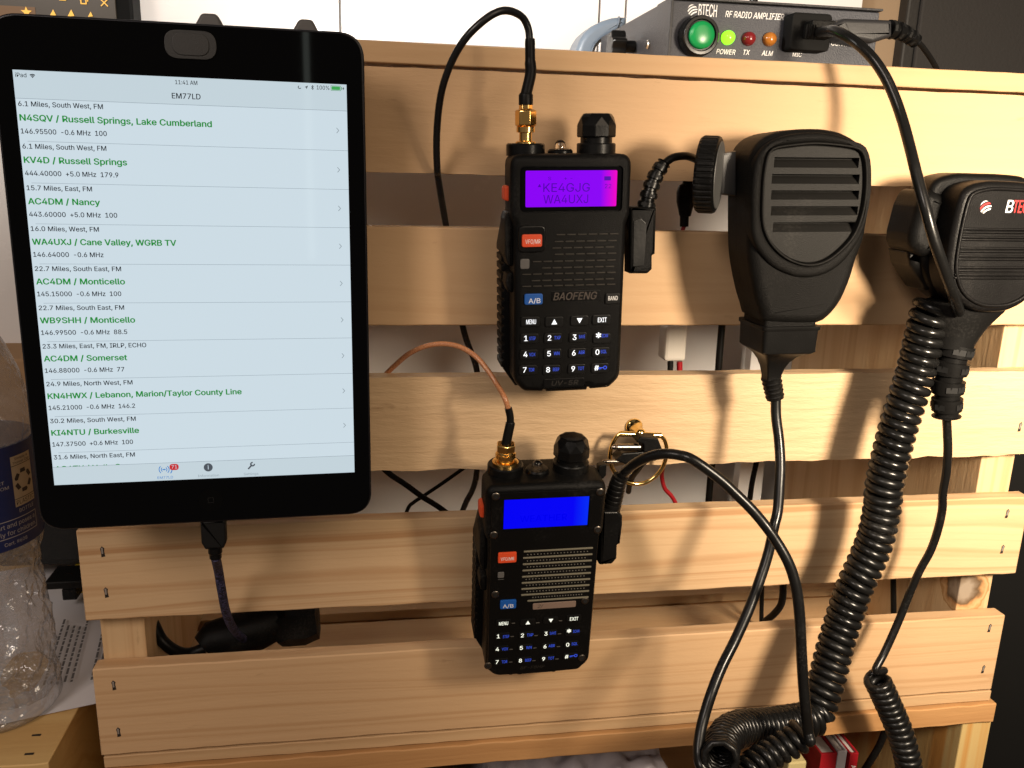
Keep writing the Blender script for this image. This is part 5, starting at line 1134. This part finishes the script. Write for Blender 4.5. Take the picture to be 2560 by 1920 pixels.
bm = NB(); box(bm, ax0-.0009, ax0+.0005, ya-.0018, ya+.02, az0, az1); obj('case_lip', bm, AMPD, amp, 0, .0003, world=True)
dA = lambda x, y: (lambda v: (v.x, v.z))(pA(x, y))
bm = NB(); c = dA(302, 58); globe(bm, bm, c[0], c[1], 2.55*mm, ya-.0001, red=False)
obj('emblem', bm, WHT, amp, 0, world=True)
bm = NB()
def la(s, x0, x1, yb0, yb1, h, bold=.016, shear=0): a, b = dA(x0, yb0), dA(x1, yb1); text(bm, s, a[0], a[1], h*.0908*mm, (Vector(b)-Vector(a)).length, ya-.0001, 'L', bold, shear, rot=math.atan2(b[1]-a[1], b[0]-a[0])*.3)
for a_ in (('BTECH', 335, 440, 93, 96, 60, .012, 0), ('RF RADIO AMPLIFIER', 490, 828, 98, 113, 31, .018, .22), ('POWER', 438, 548, 310, 315, 25, .022, .22), ('TX', 594, 631, 315, 317, 25, .022, .22), ('ALM', 700, 764, 319, 322, 25, .022, .22), ('MIC', 877, 929, 325, 328, 22, .018, .12), ('CONTROL', 1100, 1245, 262, 270, 25, .018, .12)):
    bm = NB(); la(*a_); obj('panel_lettering', bm, WHT, amp, 0, world=True)
bc = Vector((dA(325, 214)[0], ya, dA(325, 214)[1]))
g = .00908*10*mm
bm = NB(); lathe(bm, [(9.6*mm, 0), (9.6*mm, 1.2*mm), (9.2*mm, 6.0*mm), (8.6*mm, 6.8*mm), (7.4*mm, 6.9*mm), (6.9*mm, 6.0*mm), (6.6*mm, 6.0*mm)], bc+Vector((0, -.0001, 0)), (0, -1, 0), 40); bt = obj('button_housing', bm, BLK2, amp, world=True)
bm = NB(); lathe(bm, [(6.3*mm, 5*mm), (6.3*mm, 7.6*mm), (5.6*mm, 8.5*mm), (4*mm, 9.0*mm), (2*mm, 9.2*mm), (.1*mm, 9.25*mm)], bc, (0, -1, 0), 36); obj('green_button', bm, mat('green_plastic', (.006, .22, .055), .28, emit=(.005, .2, .05), es=.25), amp, world=True)
for x, y, col, e, es, nm in ((503, 218, (.05, .6, .02), (.25, 1.0, .02), 2.2, 'power_light'), (622, 225, (.16, .012, .014), (.3, .01, .01), .08, 'transmit_light'), (742, 228, (.36, .13, .02), (.4, .12, .01), .06, 'alarm_light')):
    p = pA(x, y); bm = NB(); lathe(bm, [(3.3*mm, 0), (3.3*mm, 1.4*mm), (2.9*mm, 2.8*mm), (1.9*mm, 3.8*mm), (.6*mm, 4.2*mm)], p, (0, -1, 0), 24); obj(nm, bm, mat(nm+'_lens', col, .2, emit=e, es=es), amp, world=True)
# bolt, wing screw and bracket on its left flank
bm = NB(); p = W(*Zb(60, 245), .05); lathe(bm, [(2.3*mm, 0), (2.3*mm, 1*mm), (1.6*mm, 1.6*mm)], (ax0, .062, .0640), (-1, 0, 0), 18); obj('case_bolt', bm, STEEL, amp, world=True)
kx_, ky_ = ax0-.0005, .088
bm = NB(); lathe(bm, [(3.2*mm, 0), (3.2*mm, 7*mm)], (kx_, ky_, .066), (-1, 0, 0), 16); obj('screw_shank', bm, BLK2, amp, world=True)
bm = NB(); d, u, v = basis((-1, 0, 0)); seg = 48
loft(bm, [[Vector((kx_-h*mm, ky_, .066))+(u*math.cos(2*PI*i/seg)+v*math.sin(2*PI*i/seg))*r*mm*(1+.13*math.cos(6*2*PI*i/seg)) for i in range(seg)] for r, h in ((6.6, 6), (7.2, 6.6), (7.2, 13), (6.4, 14), (3, 14.3))]); obj('hand_screw', bm, BLK2, amp, world=True)
# plug for the microphone, plug for the control lead
bm = NB(); a, b = pA(812, 300), pA(1062, 98); prism(bm, rrect(a.x, b.x, a.z, b.z, .0025), ya-.0001, ya-.009, .0012, 2); obj('microphone_plug', bm, mat('matte_black_socket', (.004, .004, .004), .75, spec=.2), mic, world=True)
bm = NB(); a, b = W(*Zb(948, 222), .019), W(*Zb(1092, 130), .019); prism(bm, rrect(a.x, b.x, a.z, b.z, .001), .0212, .0125, .0009, 2)
obj('latch_plug', bm, BLK, mic, world=True)
bm = NB()
for k in range(5): a, b = W(*Zb(955+13*k, 225), .0122), W(*Zb(961+13*k, 140), .0122); box(bm, a.x, b.x, .0118, .0128, a.z, b.z)
obj('plug_ribs', bm, RUB, mic, 0, .0002, world=True)
t = thing('control_plug', 'grey black angled plug with ribbed sleeve in the right of the amplifier', 'plug', Matrix.Translation(pA(1280, 160, .015)))
d0, d1 = W(*Zb(1095, 140), .016), W(*Zb(1440, 165), .016)
bm = NB(); Pl = [(W(*Zb(x, y), .014).x, W(*Zb(x, y), .014).z) for x, y in ((1085, 145), (1165, 108), (1440, 118), (1440, 215), (1330, 250), (1190, 225), (1100, 185))]
prism(bm, rpoly(Pl, .0014), .029, .0115, .0022, 3, .001); obj('plug_body', bm, mat('dark_grey_plug', (.022, .022, .024), .42, bump=.15), t, world=True)
relief(WP(Zb, [(1432, 168, .018), (1490, 178, .019), (1545, 205, .021), (1590, 238, .023)]), 4.4*mm, 3.4*mm, 4, t)
bm = NB(); tube(bm, smooth_path(WP(Zb, [(1580, 228, .0225), (1620, 262, .026), (1670, 330, .032), (1710, 400, .04), (1740, 480, .05)]), 8), 1.35*mm, 12); obj('cord', bm, RUB, t, world=True)
# upright thin aerial stub behind the amplifier's top edge
bm = NB(); p = W(1884, 2, .10); lathe(bm, [(2.4*mm, 0), (2.4*mm, 20*mm)], (p.x, .10, az1+.0004), (0, 0, 1), 12); obj('rear_stub', bm, BLK2, amp, world=True)

# pale blue grey handle behind the amplifier
Zh = zt(1420, 0, .217)
yh = .175
hp = lambda x, y: (lambda v: (v.x, v.z))(W(*Zh(x, y), yh))
outl = [hp(95, 620), hp(105, 560), hp(140, 460), hp(200, 370), hp(290, 290), hp(400, 235), hp(520, 198), hp(600, 188), hp(683, 192), hp(683, 290), hp(640, 330), hp(560, 385), hp(460, 430), hp(390, 480), hp(340, 530), hp(318, 600), hp(315, 620)]
outl = [(outl[0][0]-.0015, .0513)]+outl+[(outl[-1][0]-.0005, .0513)]
t = thing('handle', 'pale blue grey curved plastic handle behind the amplifier on the crate', 'handle', Matrix.Translation(((outl[0][0]+outl[-1][0])/2, yh, .0515)))
PB = mat('pale_blue_plastic', (.13, .165, .21), .4, bump=.1)
bm = NB(); prism(bm, outl, yh+.030, yh, .004, 4, .004); obj('grip', bm, PB, t, 50, world=True)
bm = NB(); P = [Vector((x, yh-.0003, z)) for x, z in (hp(585, 190), hp(585, 260), hp(545, 340), hp(450, 400), hp(360, 450), hp(300, 520), hp(270, 600))]; tube(bm, smooth_path(P, 8), .0006, 8); obj('bead', bm, mat('blue_grey_bead', (.07, .09, .12), .4), t, world=True)

# ================================================================== bottle, paper and oddments at the left
bx, by = -.2125, .062
bot = thing('plastic_bottle', 'crumpled clear plastic bottle with a dark blue label beside the tablet', 'bottle', Matrix.Translation((bx, by, -.3005)))
CLR = mat('clear_bottle_plastic', (.97, .97, .97), .06)
nt = CLR.node_tree; nt.nodes.remove(nt.nodes['Principled BSDF']); N_ = nt.nodes.new
tr = N_('ShaderNodeBsdfTransparent'); tr.inputs['Color'].default_value = (.93, .93, .94, 1); gl = N_('ShaderNodeBsdfGlossy'); gl.inputs['Roughness'].default_value = .16
lw_ = N_('ShaderNodeLayerWeight'); lw_.inputs['Blend'].default_value = .5; pw_ = N_('ShaderNodeMath'); pw_.operation = 'POWER'; pw_.inputs[1].default_value = 3.0
tcb = N_('ShaderNodeTexCoord'); nzb = N_('ShaderNodeTexNoise'); nzb.inputs['Scale'].default_value = 95; nzb.inputs['Detail'].default_value = 3; nt.links.new(tcb.outputs['Object'], nzb.inputs['Vector']); bpb = N_('ShaderNodeBump'); bpb.inputs['Strength'].default_value = .9; bpb.inputs['Distance'].default_value = .006; nt.links.new(nzb.outputs['Fac'], bpb.inputs['Height']); nt.links.new(bpb.outputs['Normal'], gl.inputs['Normal'])
nt.links.new(lw_.outputs['Facing'], pw_.inputs[0]); fr_ = N_('ShaderNodeMath'); fr_.operation = 'MULTIPLY_ADD'; fr_.inputs[1].default_value = .6; fr_.inputs[2].default_value = .22; nt.links.new(pw_.outputs[0], fr_.inputs[0]); mxs = N_('ShaderNodeMixShader')
df_ = N_('ShaderNodeBsdfDiffuse'); df_.inputs['Color'].default_value = (.8, .78, .77, 1); mx0 = N_('ShaderNodeMixShader'); mx0.inputs[0].default_value = .13
nt.links.new(fr_.outputs[0], mxs.inputs[0]); nt.links.new(tr.outputs[0], mx0.inputs[1]); nt.links.new(df_.outputs[0], mx0.inputs[2]); nt.links.new(mx0.outputs[0], mxs.inputs[1]); nt.links.new(gl.outputs[0], mxs.inputs[2]); nt.links.new(mxs.outputs[0], nt.nodes['Material Output'].inputs[0])
prof = [(.020, .0012), (.029, .0), (.0318, .004), (.0325, .012), (.0322, .030), (.0318, .050), (.0312, .065), (.0290, .080), (.0300, .092), (.0315, .100), (.0316, .104), (.0316, .156), (.0318, .160), (.0322, .170), (.0315, .178), (.0285, .192), (.0235, .206), (.0180, .217), (.0140, .224), (.0132, .230), (.0132, .246)]
def pr_at(z):
    for (r0, z0), (r1, z1) in zip(prof[1:], prof[2:]):
        if z <= z1: return r0+(r1-r0)*max(0, (z-z0)/(z1-z0))
    return prof[-1][0]
bm = NB(); seg = 120; rings = []
for j in range(141):
    z = .0005+.245*j/140; base = pr_at(z); ring = []
    for i in range(seg):
        a = 2*PI*i/seg; n1 = noise.noise(Vector((math.cos(a)*3.2, math.sin(a)*3.2, z*55))); n2 = noise.noise(Vector((math.cos(a)*7, math.sin(a)*7, z*140+9)))
        k = 1 if z < .098 else (.0 if z < .160 else .12)
        fade = min(1, max(0, (z-.004)/.012))*min(1, max(0, (.102-z)/.01)) if z < .102 else (.15 if z > .165 else 0)
        crease = -abs(n1)*.0060-abs(n2)*.0032
        r = base+crease*fade*k
        ring.append((r*math.cos(a), r*math.sin(a), z))
    rings.append(ring)
loft(bm, rings, 0, True, False)
o = obj('bottle_body', bm, CLR, bot, 70)
bm = NB(); rl = .0321
loft(bm, [[((rl+dr)*math.cos(2*PI*i/96), (rl+dr)*math.sin(2*PI*i/96), z) for i in range(96)] for dr, z in ((0, .103), (0, .1575))], 0, False, False)
lab = obj('label_sleeve', bm, mat('dark_blue_label', (.010, .020, .095), .35), bot, 60)
bm = NB(); lathe(bm, [(.0150, .230), (.0155, .231), (.0155, .248), (.0148, .249)], (0, 0, 0), (0, 0, 1), 60); obj('cap', bm, mat('white_cap', (.7, .7, .7), .4), bot)
# printing wrapped round the sleeve: u runs along the arc from the tablet side
def wrap(px, py):
    """where a sight line meets the sleeve"""
    d = ray(px, py); ox, oy = CP.x-bx, CP.y-by; r = rl
    A_, B_, C_ = d.x**2+d.y**2, 2*(ox*d.x+oy*d.y), ox*ox+oy*oy-r*r; q = B_*B_-4*A_*C_
    if q < 0: return None
    s = (-B_-math.sqrt(q))/(2*A_); X = CP+d*s; return math.atan2(X.y-by, X.x-bx)*r, X.z+.3005
def on(u, z, dr=.00012): a = u/rl; return ((rl+dr)*math.cos(a), (rl+dr)*math.sin(a), z)
Zq = zt(0, 1090, .12658)
TANP = mat('tan_label_print', (.42, .34, .24), .5); LBW = mat('pale_label_print', (.40, .37, .36), .5)
def wpt(x, y):
    q = wrap(*Zq(x, y)); return q
P0 = wpt(300, 900); PB_ = wpt(330, 400)
if P0 and PB_:
    u0 = wpt(215, 640)[0]; u1 = u0+.0135; zt_, zb_ = .1515, .1245
    def quad(bm, ua, ub, za, zb, dr, n=8):
        for k in range(n):
            a, b = ua+(ub-ua)*k/n, ua+(ub-ua)*(k+1)/n
            bm.faces.new([bm.verts.new(on(a, za, dr)), bm.verts.new(on(b, za, dr)), bm.verts.new(on(b, zb, dr)), bm.verts.new(on(a, zb, dr))])
    bm = NB(); quad(bm, u0, u1, zb_, zt_, .00012); obj('label_panel', bm, TANP, bot, 60)
    bm = NB(); quad(bm, u0, u1, zt_-.0052, zt_-.0049, .0002); quad(bm, u0, u1, zb_+.0040, zb_+.0043, .0002)
    um, zm = (u0+u1)/2, (zt_-.005+zb_+.0042)/2
    for k in range(6):
        a = PI/2+k*PI/3; ca, sa = math.cos(a), math.sin(a); ee = [(-1.6, -1.0), (1.2, -1.15), (2.0, 0), (1.2, 1.15), (-1.6, 1.0)] if k % 2 else [(-1.7, -1.05), (1.7, -1.05), (1.4, 1.05), (-1.4, 1.05)]
        f = [bm.verts.new(on(um+4.6*mm*ca+(-sa*e0*1.1+ca*e1)*mm, zm+5.2*mm*sa+(ca*e0*1.1+sa*e1)*mm, .0002)) for e0, e1 in ee]; bm.faces.new(f)
    pl_ = lambda x, z: on(x, z, .0002)
    text(bm, 'PLASTIC', u0+.0008, zb_+.0010, 2.3*mm, .012, place=pl_, bold=.01)
    text(bm, 'Simply a', u0+.0022, zt_-.0022, 1.3*mm, .009, place=pl_); text(bm, 'Thinner Cap', u0+.0010, zt_-.0043, 1.3*mm, .0115, place=pl_)
    obj('label_symbols', bm, mat('dark_label_print', (.03, .022, .02), .5), bot, 60)
    bm = NB(); text(bm, 'BOTTLE', u0+.0018, zb_-.0033, 2.0*mm, .010, place=pl_)
    text(bm, 'ORT', u0-.0105, .1385, 1.7*mm, .006, place=pl_); text(bm, 'ES.COM', u0-.0130, .1355, 1.7*mm, .0105, place=pl_)
    zc_ = .1185
    quad(bm, u0-.016, u1-.0005, zc_, zc_+.0004, .0002, 14); quad(bm, u0-.016, u1-.0005, zc_-.0092, zc_-.0088, .0002, 14); quad(bm, u1-.0009, u1-.0005, zc_-.009, zc_, .0002, 1)
    text(bm, 'art and poses a', u0-.0105, zc_-.0036, 2.4*mm, .022, place=pl_, bold=.015); text(bm, 'rly for children.', u0-.0105, zc_-.0076, 2.4*mm, .0225, place=pl_, bold=.015)
    text(bm, 'Cert. #608', u0-.008, .1055, 1.9*mm, .0125, place=pl_)
    obj('label_lettering', bm, LBW, bot, 60)
# printed sheet lying on the box behind the bottle
pz = -.3002
c0, c1, c2 = WZ(140, 1783, pz), WZ(245, 1760, pz), WZ(205, 1480, pz)
ex = (c1-c0).normalized(); ey = Vector((-ex.y, ex.x, 0))
sheet = thing('printed_sheet', 'white sheet of printed text lying on the box behind the bottle', 'paper', Matrix.Translation((c0.x, c0.y, pz)))
o0 = c0-ex*.10
bm = NB(); n = 20; g_ = [[bm.verts.new(o0+ex*(.172*i/n)+ey*(.20*j/n)+Vector((0, 0, .0006+.0012*math.sin(i*.5)*math.sin(j*.3)+.0005*j/n))) for j in range(n+1)] for i in range(n+1)]
for i in range(n):
    for j in range(n): bm.faces.new((g_[i][j], g_[i+1][j], g_[i+1][j+1], g_[i][j+1]))
bmesh.ops.solidify(bm, geom=bm.faces[:], thickness=.0002)
obj('sheet', bm, mat('white_paper', (.66, .64, .66), .7), sheet, 60, world=True)
bm = NB(); rnd = random.Random(12); ln = ['a person may take over the station', 'and operate the radio in the band', 'when hearing calls for the net', 'please state your call and name', 'traffic is passed to the relay', 'in order of time and of place', 'then wait until control answers', 'short reports are read first']
dr_ = (WZ(244, 1500, pz)-WZ(190, 1710, pz)).normalized(); px_ = Vector((dr_.y, -dr_.x, 0))
st_p = WZ(170, 1722, pz)
for k in range(20):
    if k in (5, 6, 12, 17): continue
    s0_ = st_p+px_*(.0036*k-.012); Lw = .085+rnd.uniform(-.02, .01)
    # lines of small unreadable type: short dashes of word length
    u = rnd.uniform(0, .004)
    while u < Lw:
        wl = rnd.uniform(.002, .007); q = s0_+dr_*u; h_ = px_*-.0013
        f = [q, q+dr_*wl, q+dr_*wl+h_, q+h_]
        bm.faces.new([bm.verts.new((v.x, v.y, pz+.0030)) for v in f]); u += wl+.0013
obj('type_lines', bm, mat('grey_type', (.13, .125, .13), .7), sheet, 0, world=True)
# dark folder with a yellow edge behind the bottle
t = thing('shelf_bracket', 'black bar over a yellow and black pack behind the plastic bottle', 'bar', Matrix.Translation((-.19, .22, -.25)))
a, b = W(112, 1472, .16), W(215, 1457, .16); bm = NB(); box(bm, a.x, b.x+.02, .16, .185, a.z-.001, a.z+.0045); obj('bar', bm, BLK2, t, 0, .0008, world=True)
bm = NB(); a = W(155, 1488, .165); box(bm, a.x, a.x+.009, .165, .18, a.z-.004, a.z+.004); obj('foot', bm, BLK2, t, 0, .0006, world=True)
bm = NB(); a, b = W(176, 1500, .19), W(230, 1432, .19); box(bm, a.x, b.x+.02, .19, .22, a.z, b.z); obj('yellow_pack', bm, mat('yellow_card', (.45, .31, .02), .6), t, 0, .001, world=True)
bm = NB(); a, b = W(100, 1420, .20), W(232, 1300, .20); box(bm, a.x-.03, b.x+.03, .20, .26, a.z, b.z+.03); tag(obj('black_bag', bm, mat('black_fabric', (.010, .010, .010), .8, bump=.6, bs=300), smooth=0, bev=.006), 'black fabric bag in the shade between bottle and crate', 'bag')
